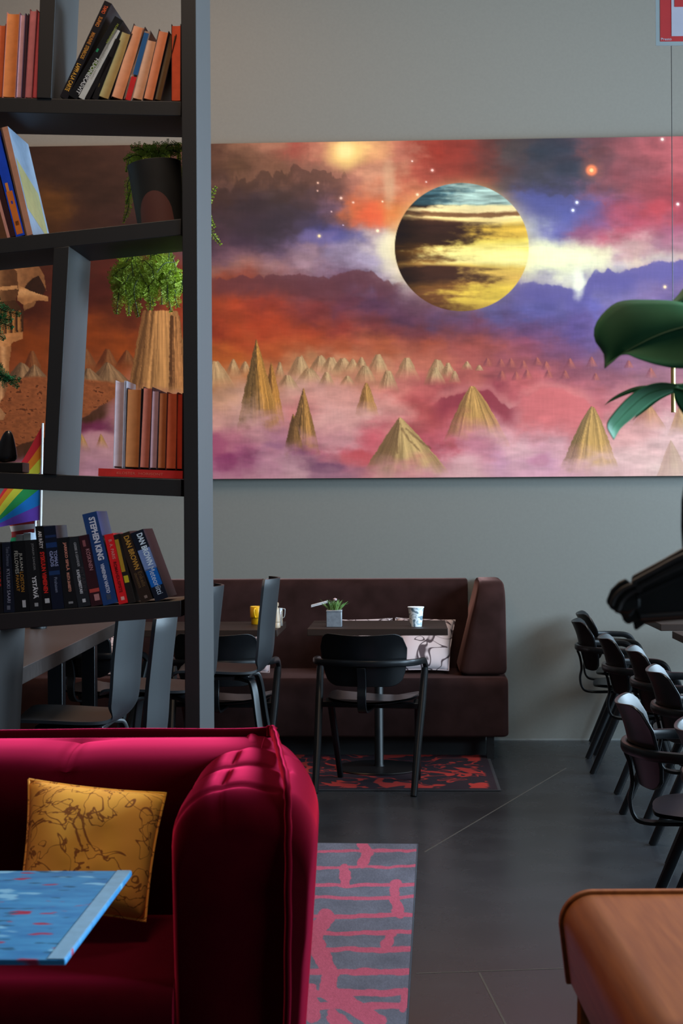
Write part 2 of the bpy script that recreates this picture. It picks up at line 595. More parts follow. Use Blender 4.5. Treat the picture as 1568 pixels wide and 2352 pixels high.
def paint_mural(X, Y):
    XA, YA, X0, Y0 = X, Y, X[0], Y[:, 0]
    keys = np.array([[float(q) for q in k.split()] for row in KEYS.split('\n') for k in row.split('|')])
    # let the clouds billow: displace where each colour is looked up
    wx = (NZ[0].fbm(X / 120, Y / 80, 6, 0.6) - 0.5) * 150 + (NZ[1].fbm(X / 22, Y / 16, 3) - 0.5) * 14
    wy = (NZ[2].fbm(X / 120, Y / 80, 6, 0.6) - 0.5) * 80 + (NZ[3].fbm(X / 22, Y / 16, 3) - 0.5) * 10
    XX, YY = X + wx, Y + wy
    num = np.zeros(X.shape + (3,))
    den = np.zeros(X.shape)
    for kx, ky, r, g, b_ in keys:
        q = ((XX - kx) / 1.35) ** 2 + (YY - ky) ** 2
        w = 1.0 / (q + 700.0) ** 1.9
        num += w[..., None] * np.array([r, g, b_])
        den += w
    c = num / den[..., None]
    fine = NZ[4].fbm(X / 42, Y / 16, 5) - 0.5
    c *= (1 + 0.30 * fine)[..., None]

    def over(a, col):
        nonlocal c
        a = np.clip(a, 0, 1)[..., None]
        c = c * (1 - a) + np.asarray(col, float) * a

    def lump(cx, cy, rx, ry, col, amt=1.0, edge=0.35, seed=5, rag=0.5):
        n = (NZ[seed].fbm(X / 30, Y / 24, 5) - 0.5) * rag * 2
        d = np.sqrt(((X - cx) / rx) ** 2 + ((Y - cy) / ry) ** 2) + n
        over(amt * (1 - sstep(1 - edge, 1 + edge, d)), col)

    # cloud banks with a lit rim above and a dark body below
    def bank(pts, depth, col, amt=0.85, rag=16, rim=None):
        xs, ys = [p[0] for p in pts], [p[1] for p in pts]
        puff = np.abs(2 * NZ[5].fbm(X / 30, Y / 50, 2) - 1) * 1.3 + np.abs(2 * NZ[6].fbm(X / 12, Y / 22, 3) - 1) * 0.6
        top = np.interp(X, xs, ys) - (puff - 0.42) * 1.3 * rag
        inside = sstep(-2.5, 3.5, Y - top) * (1 - sstep(depth * 0.35, depth, Y - top))
        ends = sstep(xs[0], xs[0] + 45, X) * (1 - sstep(xs[-1] - 45, xs[-1], X))
        if rim is not None:
            over(0.4 * np.exp(-((Y - top + 9) / 13) ** 2) * ends, rim)
        over(amt * inside * ends, col)

    bank([(460, 425), (540, 428), (600, 405), (640, 400), (690, 384), (740, 398), (830, 430)], 56, (66, 48, 43), 0.5, 26, (120, 86, 72))
    lump(640, 505, 130, 46, (52, 43, 48), 0.6, 0.6, 6, 0.6)
    lump(700, 450, 50, 26, (66, 48, 44), 0.5, 0.6, 5, 0.7)
    bank([(470, 640), (600, 636), (700, 632), (770, 636), (830, 622), (865, 624), (885, 645), (950, 655)], 60, (92, 52, 58), 0.72, 10)
    bank([(1180, 655), (1230, 645), (1260, 652), (1300, 655), (1325, 668), (1345, 664), (1372, 622), (1420, 628), (1470, 612), (1580, 598), (1700, 590)],
         70, (92, 84, 136), 0.85, 8, (240, 232, 190))
    bank([(1180, 445), (1230, 446), (1290, 452), (1350, 456), (1420, 476)], 80, (84, 86, 140), 0.5, 9)
    lump(905, 430, 13, 52, (206, 172, 138), 0.55, 0.7, 5, 0.6)
    bank([(990, 940), (1020, 915), (1075, 900), (1130, 900), (1180, 935), (1215, 940)], 62, (134, 56, 66), 0.85, 9, (206, 140, 132))
    bank([(1180, 960), (1210, 915), (1250, 892), (1300, 900), (1350, 915), (1400, 950)], 95, (197, 106, 106), 0.7, 10, (200, 128, 122))
    lump(805, 350, 40, 34, (240, 205, 132), 0.8, 0.6, 6, 0.15)
    lump(804, 346, 19, 18, (248, 224, 158), 0.9, 0.6, 6, 0.1)
    lump(868, 492, 26, 30, (216, 96, 64), 0.6, 0.6, 6, 0.4)
    lump(915, 505, 22, 30, (214, 132, 66), 0.5, 0.6, 6, 0.4)
    lump(905, 570, 26, 36, (236, 228, 194), 0.75, 0.6, 6, 0.3)
    lump(1290, 592, 100, 34, (243, 242, 192), 0.8, 0.55, 6, 0.45)
    lump(1336, 650, 14, 34, (236, 232, 208), 0.85, 0.5, 6, 0.4)
    lump(770, 540, 60, 18, (74, 78, 148), 0.5, 0.6, 7, 0.5)
    lump(745, 541, 40, 12, (122, 108, 150), 0.6, 0.6, 7, 0.5)
    lump(760, 1075, 48, 13, (88, 48, 80), 0.85, 0.4, 5, 0.7)
    lump(835, 1052, 38, 16, (188, 78, 82), 0.7, 0.5, 6, 0.6)
    lump(535, 1062, 26, 22, (132, 56, 94), 0.75, 0.5, 5, 0.7)
    lump(500, 1025, 36, 22, (158, 78, 108), 0.6, 0.5, 6, 0.7)
    lump(1245, 1058, 26, 13, (176, 108, 132), 0.6, 0.5, 6, 0.6)
    lump(636, 1022, 22, 9, (142, 96, 122), 0.6, 0.5, 6, 0.6)

    # rock spires
    def spire(ax, ay, bl, br, by, light, dark, fade=0.45, p=0.85, tw=0.0, jag=3.0, seed=0, ridge=0.45, stri=0.5, amt=1.0):
        h = by - ay
        c0, c1 = np.searchsorted(X0, [min(bl, ax) - 30, max(br, ax) + 30])
        r0, r1 = np.searchsorted(Y0, [ay - 14, by + 4])
        if c1 <= c0 or r1 <= r0: return
        sl = (slice(r0, r1), slice(c0, c1))
        X, Y = XA[sl], YA[sl]
        t = np.clip((Y - ay) / h, 0, 1)
        tt = t ** p
        nj = (NZ[seed % 8].fbm(X / 500 + seed, Y / 7, 4) - 0.5) * jag * (0.6 + 1.4 * t)
        xl = (ax - tw) + (bl - ax + tw) * tt + nj
        xr = (ax + tw) + (br - ax - tw) * tt - nj * 0.8
        top = ay + (NZ[(seed + 1) % 8].fbm(X / 5, 0 * Y + seed, 3) - 0.45) * (10 if tw else 4) * min(1, h / 90)
        ins = sstep(-0.8, 0.8, X - xl) * sstep(-0.8, 0.8, xr - X) * sstep(-0.8, 0.8, Y - top) * (Y < by)
        s = (X - xl) / np.maximum(xr - xl, 1e-3)
        st = NZ[(seed + 2) % 8].fbm(s * 26 * max(0.5, h / 200) + seed, t * 1.6 + 0 * X, 4, 0.6) - 0.5
        k = sstep(ridge - 0.26, ridge + 0.16, s + st * 0.5 * stri)
        k = k * (1 - 0.35 * sstep(0.75, 1.0, s))
        sh = (0.97 + stri * 0.75 * st)[..., None]
        col = (np.asarray(dark, float) * (1 - k[..., None]) + np.asarray(light, float) * k[..., None]) * sh
        fog = 1 - sstep(fade - 0.12, 0.97, t + (NZ[3].fbm(X / 30, Y / 18, 4) - 0.5) * 0.35)
        aa = np.clip(ins * fog * amt, 0, 1)[..., None]
        c[sl] = c[sl] * (1 - aa) + col * aa

    rs = random.Random(4)
    rng = [(505, 828, 58, 78), (547, 825, 24, 45), (574, 830, 20, 36), (654, 832, 16, 48), (700, 818, 42, 72), (672, 862, 34, 40), (722, 845, 40, 44),
           (748, 817, 38, 52), (772, 820, 34, 50), (800, 822, 34, 44), (822, 824, 26, 40), (842, 820, 24, 46), (880, 815, 34, 60), (762, 853, 24, 40),
           (810, 862, 24, 30), (850, 840, 34, 52), (903, 852, 30, 58), (946, 822, 36, 62), (1016, 826, 34, 52), (1040, 832, 26, 46), (1010, 844, 30, 48),
           (1055, 852, 18, 34), (1083, 830, 20, 28), (1111, 838, 16, 22)]
    for i, (x, y, w, h) in enumerate(rng):
        spire(x, y, x - w, x + w, y + h, (196, 164, 122), (138, 104, 76), 0.30, 0.9, 6 if w > 28 else 2, 3, i, 0.42, 0.7, 0.92)
    for i, (x, y) in enumerate([(1130, 822), (1160, 824), (1183, 823), (1212, 829), (1243, 821), (1263, 830), (1317, 823), (1366, 820), (1162, 851),
                                (1195, 854), (1220, 849), (1268, 849), (1306, 851), (1375, 857), (1450, 828), (1500, 845)]):
        q = rs.uniform(0.9, 1.2)
        spire(x, y, x - 17 * q, x + 19 * q, y + 30 * q, (182, 106, 88), (120, 66, 74), 0.25, 0.95, 2, 2, i + 3, 0.45, 0.5, 0.75)
    # behind the shelf: rust ground, cliff edge, stump of rock, small peaks
    gtop = 872 + (NZ[1].fbm(X / 40, Y / 200, 3) - 0.5) * 14 - 6 * np.sin(X / 60)
    edge = np.interp(X, [-250, 0, 60, 160, 262, 330], [1090, 1045, 1020, 985, 918, 880]) + (NZ[2].fbm(X / 14, Y / 30, 4) - 0.5) * 10
    for i, (x, y, w, h) in enumerate([(80, 805, 30, 60), (205, 800, 40, 66), (255, 800, 36, 60), (300, 805, 34, 50), (-30, 800, 40, 60)]):
        spire(x, y, x - w, x + w, y + h, (132, 84, 52), (96, 50, 30), 0.5, 0.9, 3, 3, i, 0.45, 0.5)
    for i, (x, y, w, h) in enumerate([(55, 832, 60, 66), (85, 838, 50, 60), (255, 832, 62, 66), (210, 845, 50, 50), (-40, 830, 50, 60)]):
        spire(x, y, x - w, x + w * 1.2, y + h, (150, 116, 84), (98, 72, 52), 0.7, 0.95, 3, 4, i + 2, 0.40, 0.9)
    gm = sstep(-3, 5, Y - gtop) * (1 - sstep(-1.5, 1.5, Y - edge)) * (1 - sstep(285, 330, X))
    gn = NZ[6].fbm(X / 9, Y / 5, 4)
    over(gm, (np.array([142, 82, 50]) * (0.78 + 0.4 * gn)[..., None]))
    over(gm * sstep(0.68, 0.75, gn), (84, 46, 28))
    under = sstep(-1.5, 1.5, Y - edge) * (1 - sstep(20, 44, Y - edge)) * (1 - sstep(240, 270, X))
    over(under * (1 - 0.3 * NZ[5].fbm(X / 8, Y / 26, 3)), (64, 40, 24))
    lump(215, 985, 40, 18, (112, 44, 76), 0.7, 0.5, 5, 0.6)
    lump(235, 1008, 46, 18, (196, 146, 150), 0.8, 0.5, 6, 0.6)
    for i, (x, y, w, h) in enumerate([(195, 996, 26, 48), (240, 996, 22, 40), (300, 1000, 24, 60)]):
        spire(x, y, x - w * .7, x + w, y + h, (190, 146, 92), (140, 96, 62), 0.3, 0.9, 0, 3, i, 0.4, 0.6)
    spire(378, 712, 294, 460, 940, (184, 134, 84), (112, 76, 46), 0.85, 1.0, 40, 4, 5, 0.30, 1.0)
    spire(412, 726, 398, 440, 930, (170, 118, 74), (96, 62, 38), 0.8, 1.0, 12, 3, 2, 0.4, 1.0)

    spire(634, 832, 612, 668, 985, (190, 134, 70), (112, 76, 44), 0.62, 0.8, 0, 3, 2, 0.55, 0.8)
    spire(600, 778, 552, 662, 1000, (192, 138, 72), (98, 74, 46), 0.66, 0.92, 0, 4, 1, 0.52, 1.0)
    spire(685, 950, 662, 712, 1050, (168, 122, 70), (94, 66, 44), 0.6, 0.8, 0, 2, 4, 0.6, 0.8)
    spire(709, 890, 664, 750, 1056, (184, 134, 76), (108, 78, 50), 0.6, 0.9, 0, 3, 3, 0.50, 1.0)
    spire(853, 877, 825, 884, 962, (190, 142, 84), (126, 88, 54), 0.5, 0.8, 1, 3, 6, 0.45, 0.8)
    spire(1492, 920, 1448, 1545, 1000, (190, 140, 96), (150, 104, 80), 0.3, 0.9, 0, 2, 4, 0.45, 0.5, 0.8)
    spire(1562, 935, 1535, 1640, 1010, (184, 150, 100), (160, 118, 86), 0.4, 0.9, 0, 2, 5, 0.45, 0.5, 0.8)
    spire(1545, 1010, 1505, 1600, 1120, (176, 146, 112), (160, 122, 100), 0.8, 0.9, 0, 2, 5, 0.45, 0.4, 0.5)
    spire(1095, 885, 1022, 1186, 1032, (186, 142, 86), (142, 102, 66), 0.46, 0.82, 2, 4, 7, 0.30, 1.0)
    spire(1368, 933, 1284, 1436, 1105, (180, 140, 86), (128, 100, 68), 0.52, 0.80, 2, 4, 2, 0.30, 1.0)
    spire(930, 958, 832, 1062, 1112, (200, 166, 112), (120, 90, 62), 0.62, 0.88, 0, 5, 4, 0.42, 0.6)
    for p in ([(935, 985), (950, 1010), (975, 1035)], [(928, 975), (922, 1010), (924, 1040)], [(945, 985), (975, 1012), (1000, 1030)]):
        d = dist_path(X, Y, p) + (NZ[2].fbm(X / 6, Y / 6, 3) - 0.5) * 5
        over(0.55 * (1 - sstep(0.5, 4, d)), (104, 76, 52))
    # low fog in front of the feet of the rocks
    fog = sstep(1035, 1100, Y + (NZ[7].fbm(X / 60, Y / 30, 5) - 0.5) * 70) * sstep(200, 480, X)
    over(0.42 * fog, (206, 160, 158))

    # the banded planet
    px, py, R = 1071.0, 567.5, 153.0
    d = np.hypot((X - px) / 1.0, (Y - py) / 0.963)
    over(0.34 * np.exp(-np.maximum(d - R, 0) / 14) * sstep(R - 4, R, d) * (0.25 + 0.75 * sstep(0, 60, py + 40 - Y + 0.5 * np.abs(X - px))), (240, 214, 150))
    ux, uy = (X - px) / R, (Y - py) / (R * 0.963)
    turb = (NZ[0].fbm(X / 60, Y / 11, 5) - 0.5)
    swirl = (NZ[1].fbm(X / 15, Y / 8, 4) - 0.5)
    yb = Y + turb * 7 + swirl * 5 + 6 * (ux ** 2) * np.sign(-uy)
    litv = [(415, (44, 74, 84)), (448, (70, 104, 108)), (468, (110, 138, 134)), (474, (214, 200, 150)), (486, (238, 214, 158)), (491, (120, 84, 56)), (497, (128, 92, 60)),
            (501, (236, 210, 150)), (512, (232, 205, 130)), (522, (196, 158, 66)), (545, (212, 172, 74)), (556, (226, 200, 96)), (572, (240, 222, 138)), (600, (238, 222, 146)),
            (612, (206, 172, 88)), (636, (190, 152, 78)), (660, (216, 182, 78)), (690, (202, 170, 74)), (712, (150, 120, 56))]
    drkv = [(415, (40, 60, 66)), (470, (34, 44, 46)), (476, (70, 48, 36)), (486, (196, 160, 112)), (491, (60, 38, 28)), (501, (196, 158, 106)), (509, (70, 44, 32)), (520, (52, 32, 26)),
            (555, (50, 32, 24)), (575, (104, 66, 30)), (592, (84, 54, 30)), (604, (170, 122, 62)), (612, (66, 40, 30)), (640, (58, 36, 28)), (655, (128, 84, 44)), (668, (112, 72, 42)),
            (690, (104, 64, 38)), (712, (80, 50, 30))]

    def ramp(tab, v):
        ys = [t[0] for t in tab]
        return np.stack([np.interp(v, ys, [t[1][k] for t in tab]) for k in range(3)], -1)
    xb = np.interp(yb, [415, 474, 480, 500, 511, 545, 556, 566, 598, 606, 615, 646, 656, 690, 715], [-0.1, -0.3, -0.75, -0.7, 0.22, 0.28, 0.0, -0.35, -0.25, -0.4, 0.28, 0.34, -0.1, -0.2, 0.0])
    lit = sstep(xb - 0.42, xb + 0.42, ux + 0.7 * turb + 0.6 * swirl)
    pc = ramp(drkv, yb) * (1 - lit[..., None]) + ramp(litv, yb) * lit[..., None]
    limb = sstep(-1.0, -0.45, ux + 0.15 * turb)
    pc = pc * (0.52 + 0.48 * limb)[..., None]
    tb = sstep(0, 1, (470 - (Y + turb * 5)) / 8 + 0.5)
    teal = np.array([58, 88, 98]) * (1 - lit[..., None]) + np.array([150, 172, 164]) * lit[..., None]
    pc = pc * (1 - tb[..., None]) + teal * (0.55 + 0.9 * NZ[3].fbm(X / 50, Y / 6, 3) * sstep(-1, -.3, ux))[..., None] * tb[..., None]
    pc *= (1 + 0.35 * turb)[..., None]
    pm = 1 - sstep(R - 1.2, R + 0.8, d)
    over(pm, pc)

    # stars
    for x, y, r, col in [(1366, 391, 15, (226, 120, 84)), (1366, 391, 5, (255, 200, 140)), (1526, 320, 4, (240, 215, 205)), (1333, 465, 4, (225, 225, 245)), (1324, 483, 4, (225, 225, 245)),
                         (1561, 469, 4, (250, 215, 210)), (1532, 659, 4, (245, 205, 165)), (745, 542, 4, (250, 226, 180)), (795, 455, 3.5, (240, 200, 185)), (823, 465, 2.5, (240, 200, 180)),
                         (879, 530, 4, (255, 235, 200)), (970, 447, 3.5, (250, 220, 180)), (1004, 391, 3.5, (245, 200, 190)), (958, 370, 2, (240, 205, 195)), (990, 418, 2, (240, 205, 195)),
                         (742, 420, 2.5, (230, 185, 165)), (741, 438, 2, (225, 180, 165)), (773, 486, 1.6, (225, 190, 190)), (800, 517, 1.5, (210, 190, 220)), (890, 463, 2, (255, 225, 190))]:
        d = np.hypot(X - x, Y - y)
        over(0.35 * (1 - sstep(0, r * 2.6, d)), col)
        over(1 - sstep(r * 0.55, r * 1.1, d), col)

    # a bronze-clad figure with a cloak, mostly hidden by the shelf
    def shape(poly, col, light=None, soft=1.5, vert=False):
        xs, ys = [q[0] for q in poly], [q[1] for q in poly]
        sel = (X > min(xs) - 4) & (X < max(xs) + 4) & (Y > min(ys) - 4) & (Y < max(ys) + 4)
        n = (NZ[2].fbm(X / 7, Y / 7, 3) - 0.5) * 3
        m = in_poly(X + n, Y + n, poly) & sel
        colr = np.asarray(col, float) * np.ones(X.shape + (1,))
        if light is not None:
            u = (X - min(xs)) / (max(xs) - min(xs)) if not vert else (Y - min(ys)) / (max(ys) - min(ys))
            g = np.exp(-((u - 0.35) / 0.24) ** 2)[..., None]
            colr = colr * (1 - g) + np.asarray(light, float) * g
        colr = colr * (0.85 + 0.3 * NZ[3].fbm(X / 8, Y / 8, 3))[..., None]
        over(m.astype(float), colr)
    shape([(-60, 600), (66, 600), (92, 606), (108, 632), (113, 668), (106, 652), (95, 634), (80, 640), (62, 662), (44, 668), (-60, 650)], (124, 84, 54), (190, 140, 96))
    shape([(62, 660), (80, 639), (95, 633), (106, 651), (111, 668), (100, 684), (80, 678)], (46, 28, 20))
    shape([(58, 700), (92, 688), (82, 704), (62, 714)], (120, 82, 52))
    shape([(48, 655), (76, 668), (98, 676), (118, 682), (117, 692), (92, 690), (60, 700), (46, 690)], (150, 104, 66), (198, 148, 100), vert=True)
    shape([(-60, 612), (20, 608), (44, 622), (48, 668), (40, 700), (10, 716), (-60, 716)], (84, 54, 34), (206, 156, 106))
    shape([(-60, 662), (46, 656), (47, 664), (-60, 672)], (176, 128, 84))
    shape([(-60, 700), (40, 690), (60, 715), (60, 760), (50, 772), (-60, 776)], (60, 38, 24), (138, 92, 54))
    for k in range(6):
        shape([(-20 + k * 13, 715), (-12 + k * 13, 713), (-10 + k * 13, 765), (-18 + k * 13, 768)], (126, 82, 46), (170, 116, 68))
    shape([(-30, 772), (58, 762), (58, 778), (34, 786), (30, 796), (-30, 798)], (172, 116, 72), (196, 140, 92))
    shape([(2, 796), (32, 796), (26, 835), (26, 860), (4, 860)], (150, 100, 62), (206, 152, 104))
    shape([(0, 870), (18, 868), (22, 888), (14, 910), (0, 930)], (136, 90, 60), (196, 146, 104))
    shape([(-30, 930), (4, 935), (18, 952), (12, 964), (-30, 968)], (170, 120, 82), (206, 156, 112))
    # canvas weave and brush streaks
    c *= (1 + 0.05 * (NZ[6].fbm(X / 3.2, Y / 22, 3) - 0.5) + 0.05 * (NZ[7].fbm(X / 26, Y / 2.6, 3) - 0.5))[..., None]
    grey = c.mean(-1, keepdims=True)
    return np.clip((grey + (c - grey) * 1.07), 2, 246)


mur_tl, mur_tr = PY(484, 330, WALL_Y - 0.05), PY(1568, 313.5, WALL_Y - 0.05)
mur_z1 = 0.5 * (mur_tl.z + mur_tr.z)
mur_z0 = 0.5 * (PY(488, 1100, WALL_Y - 0.05).z + PY(1568, 1093, WALL_Y - 0.05).z)
mx0, mx1 = PY(-210, 700, WALL_Y).x, PY(1790, 700, WALL_Y).x
NW, NH = 1180, 500
gx = np.linspace(mx0, mx1, NW)
gz = np.linspace(mur_z1, mur_z0, NH)
GX, GZ = np.meshgrid(gx, gz)
# the painting's own coordinates, fixed to the panel: 0..1 across and down, scaled to the units of the colour table above
cr = [to_px((x, WALL_Y - 0.05, z)) for x, z in ((mx0, mur_z1), (mx1, mur_z1), (mx0, mur_z0), (mx1, mur_z0))]
U, V = np.meshgrid(np.linspace(0, 1, NW), np.linspace(0, 1, NH))
bil = lambda k: (cr[0][k] * (1 - U) + cr[1][k] * U) * (1 - V) + (cr[2][k] * (1 - U) + cr[3][k] * U) * V
mur_rgb = srgb_to_lin(paint_mural(bil(0), bil(1)))
MURAL_GAIN = np.array([0.80, 0.76, 0.71])
mur_alb = np.clip(mur_rgb * MURAL_GAIN, 0.004, 0.85)
mur = thing('mural', 'wide painted mural of a banded planet over rock spires in pink cloud', 'painting', ((mx0 + mx1) / 2, WALL_Y - 0.04, mur_z0))
pts = np.stack([GX - (mx0 + mx1) / 2, np.full(GX.shape, -0.0115), GZ - mur_z0], -1)
grid_object('canvas', pts, mur_alb, vcol_mat('painted canvas', 0.7, 500, 0.08, 0.10), mur)
b = MB(); b.box(mx0 - (mx0 + mx1) / 2, mx1 - (mx0 + mx1) / 2, -0.0105, 0.038, 0, mur_z1 - mur_z0)
b.build('panel_edge', mat('pale panel edge', (0.42, 0.34, 0.30), 0.6), mur)

# ------------------------------------------------------------------ rugs
def rug_grid(corners, n, m):
    """corners far-left, far-right, near-right, near-left on the floor"""
    U, V = np.meshgrid(np.linspace(0, 1, n), np.linspace(0, 1, m))
    c = [np.array(p) for p in corners]
    return (c[0] * (1 - U[..., None]) + c[1] * U[..., None]) * (1 - V[..., None]) + (c[3] * (1 - U[..., None]) + c[2] * U[..., None]) * V[..., None]


def make_rug(name, label, corners, n, m, paint, edge_mat, thick=0.008):
    ctr = sum((Vector(c) for c in corners), Vector()) / 4
    root = thing(name, label, 'rug', (ctr.x, ctr.y, 0))
    pts = rug_grid(corners, n, m)
    pxs = np.empty(pts.shape[:2] + (2,))
    A = np.array(CAM_M.transposed())
    q = (pts - np.array(CAM_P)) @ A.T
    X, Y = 784 + F_PX * q[..., 0] / -q[..., 2], 1176 - F_PX * q[..., 1] / -q[..., 2]
    rgb = paint(X, Y, pts)
    loc = pts - np.array([ctr.x, ctr.y, 0])
    loc[..., 2] = thick
    grid_object('pile', loc, srgb_to_lin(rgb), vcol_mat(name + ' wool', 0.95, 400, 0.6, 0.05), root)
    b = MB()
    cs = [Vector(c) - Vector((ctr.x, ctr.y, 0)) for c in corners]
    o = [c + c.normalized() * 0.018 for c in cs]
    b.hexa([Vector((c.x, c.y, 0.0005)) for c in o[::-1]] + [Vector((c.x, c.y, thick - 0.001)) for c in o[::-1]])
    b.build('binding', edge_mat, root, bevel=0.003)
    return root


fr, nr = PZ(957, 1943, 0), PZ(925, 2480, 0)
fl = PZ(640, 1940, 0)
dirx = (fl - fr).normalized()
wid = 0.80
PINK, GREY = np.array([164., 80., 100.]), np.array([92., 94., 106.])


def paint_pink(X, Y, pts):
    n = (NZ[1].fbm(X / 40, Y / 30, 3) - 0.5)
    Yw = Y + n * 10 + (X - 900) * 0.012
    d = np.full(X.shape, 1e9)
    for y0, w in ((1959, 3), (1995, 3.5), (2037, 4), (2066, 4), (2107, 5), (2147, 5), (2185, 6), (2237, 7), (2286, 8), (2316, 8), (2372, 8), (2420, 9), (2470, 9)):
        d = np.minimum(d, np.abs(Yw - y0) - w)
    cx = lambda pl: [(640 + x / 1.69, 1700 + y / 1.69) for x, y in pl]
    wig = (NZ[2].fbm(X / 18, Y / 14, 3) - 0.5) * 14
    for pl, w in (([(325, 408), (352, 442), (324, 486)], 12), ([(252, 508), (260, 560)], 12), ([(455, 570), (448, 620), (466, 680)], 13), ([(185, 695), (130, 780), (168, 850), (200, 920), (190, 985), (250, 1020), (390, 1110)], 19),
                  ([(436, 764), (414, 808)], 12), ([(120, 985), (130, 1080)], 18), ([(490, 985), (485, 1055)], 8), ([(210, 1080), (270, 1130), (260, 1260)], 16),
                  ([(60, 440), (20, 570), (60, 690)], 16), ([(-40, 690), (-70, 860), (-20, 990)], 18), ([(-150, 560), (-120, 700)], 16), ([(-220, 760), (-240, 900), (-180, 1080)], 18)):
        d = np.minimum(d, dist_path(X + wig, Y, cx(pl)) - w)
    a = (1 - sstep(-1.2, 1.2, d))[..., None]
    g = GREY * (0.86 + 0.28 * NZ[3].fbm(X / 60, Y / 26, 4))[..., None]
    c = g * (1 - a) + PINK * a
    return c * (0.9 + 0.2 * NZ[4].fbm(X / 2.2, Y / 2.2, 2))[..., None]


make_rug('rug', 'grey rug with pink branching bands lying beside the red sofa', [tuple(fr + dirx * wid), tuple(fr), tuple(nr), tuple(nr + dirx * wid)], 330, 420, paint_pink,
         mat('dark rug binding', lin(44, 46, 54), 0.95, 0.2, 200))

r0 = PZ(1143, 1817, 0)
rug_y0, rug_y1, rug_x1, rug_x0 = r0.y, r0.y + 1.15, r0.x, r0.x - 2.1


def paint_red(X, Y, pts):
    x, y = pts[..., 0], pts[..., 1]
    n = NZ[0].fbm(x * 9 + 3.6 * NZ[1].fbm(x * 4, y * 4, 3), y * 11 + 3.6 * NZ[2].fbm(x * 4 + 9, y * 4, 3), 2)
    n2 = NZ[3].fbm(x * 11 + 2.5 * NZ[4].fbm(x * 5, y * 5, 2), y * 6.5, 2)
    a = np.maximum(1 - sstep(0.022, 0.04, np.abs(n - 0.52)), sstep(0.62, 0.645, n2))[..., None]
    inner = (sstep(0, .02, x - rug_x0 - .03) * sstep(0, .02, rug_x1 - .03 - x) * sstep(0, .015, y - rug_y0 - .03) * sstep(0, .015, rug_y1 - .03 - y))[..., None]
    return np.array([44., 36., 42.]) * (1 - a * inner) + np.array([150., 50., 46.]) * a * inner


make_rug('rug', 'black rug with red squiggles under the table by the brown booth sofa', [(rug_x0, rug_y1, 0), (rug_x1, rug_y1, 0), (rug_x1, rug_y0, 0), (rug_x0, rug_y0, 0)], 420, 260, paint_red,
         mat('black rug binding', lin(30, 28, 32), 0.95, 0.2, 200))

# ------------------------------------------------------------------ brown booth sofa along the wall
M_velvet = mat('brown velvet', (0.026, 0.012, 0.011), 0.8, 0.0, 9, c2=(0.016, 0.0075, 0.0065), sheen=0.42, sheen_tint=(0.50, 0.24, 0.20), bump=0.15, spec=0.15, detail=6)
M_plinth = mat('black plinth', (0.006, 0.006, 0.006), 0.6)
SX1 = P(1168, 1620, 8.45).x           # right end
SY0 = P(1168, 1620, 8.45).y           # front
SY1 = WALL_Y - 0.015
SX0 = SX1 - 4.6
zt = 0.985
sofa = thing('booth_sofa', 'long brown velvet booth sofa standing along the wall under the mural', 'sofa', ((SX0 + SX1) / 2, SY0 + 0.3, 0))
ox, oy = (SX0 + SX1) / 2, SY0 + 0.3


def rounded_slab(x0, x1, prof, name, m, parent, n=8, er=0.03):
    """profile in (y, z) pulled along x with rounded ends"""
    cy = sum(p[0] for p in prof) / len(prof)
    cz = sum(p[1] for p in prof) / len(prof)
    rows = []
    ks = [(x0 + er * (1 - math.cos(q)), er * (1 - math.sin(q))) for q in [i * math.pi / 10 for i in range(6)]]
    xs = ks + [(x0 + er + (x1 - x0 - 2 * er) * i / n, 0) for i in range(1, n)] + [(x0 + x1 - a, r) for a, r in ks[::-1]]
    for x, ins in xs:
        row = []
        for y, z in prof:
            d = Vector((y - cy, z - cz))
            L = d.length
            d *= max(0.0, L - ins) / L
            row.append((x, cy + d.x, cz + d.y))
        rows.append(row)
    b = MB()
    b.grid(rows, False, True, 0, True)
    return b.build(name, m, parent)


def soft_prof(pts, r, k=5):
    """round the corners of a polygon profile"""
    out = []
    n = len(pts)
    for i in range(n):
        p0, p, p1 = Vector(pts[i - 1]), Vector(pts[i]), Vector(pts[(i + 1) % n])
        a, c = (p0 - p), (p1 - p)
        rr = min(r[i] if isinstance(r, list) else r, a.length * 0.45, c.length * 0.45)
        A, B = p + a.normalized() * rr, p + c.normalized() * rr
        for q in range(k + 1):
            t = q / k
            out.append(tuple((1 - t) ** 2 * A + 2 * t * (1 - t) * p + t * t * B))
    return out


bp = soft_prof([(SY1 - oy - 0.24, 0.40), (SY1 - oy - 0.20, zt), (SY1 - oy, zt), (SY1 - oy, 0.40)], [0.03, 0.07, 0.05, 0.03])
seamx = P(597, 1400, 8.9).x
wing_x0 = SX1 - 0.26
for x0, x1 in ((SX0, seamx - 1.55), (seamx - 1.548, seamx - 0.001), (seamx + 0.001, wing_x0 + 0.06)):
    rounded_slab(x0 - ox, x1 - ox, bp, 'backrest', M_velvet, sofa, er=0.012)
sp = soft_prof([(SY0 - oy, 0.13), (SY0 - oy, 0.455), (SY1 - oy - 0.02, 0.465), (SY1 - oy - 0.02, 0.13)], [0.015, 0.05, 0.02, 0.02])
rounded_slab(SX0 - ox, SX1 - ox, sp, 'seat', M_velvet, sofa, er=0.035, n=30)
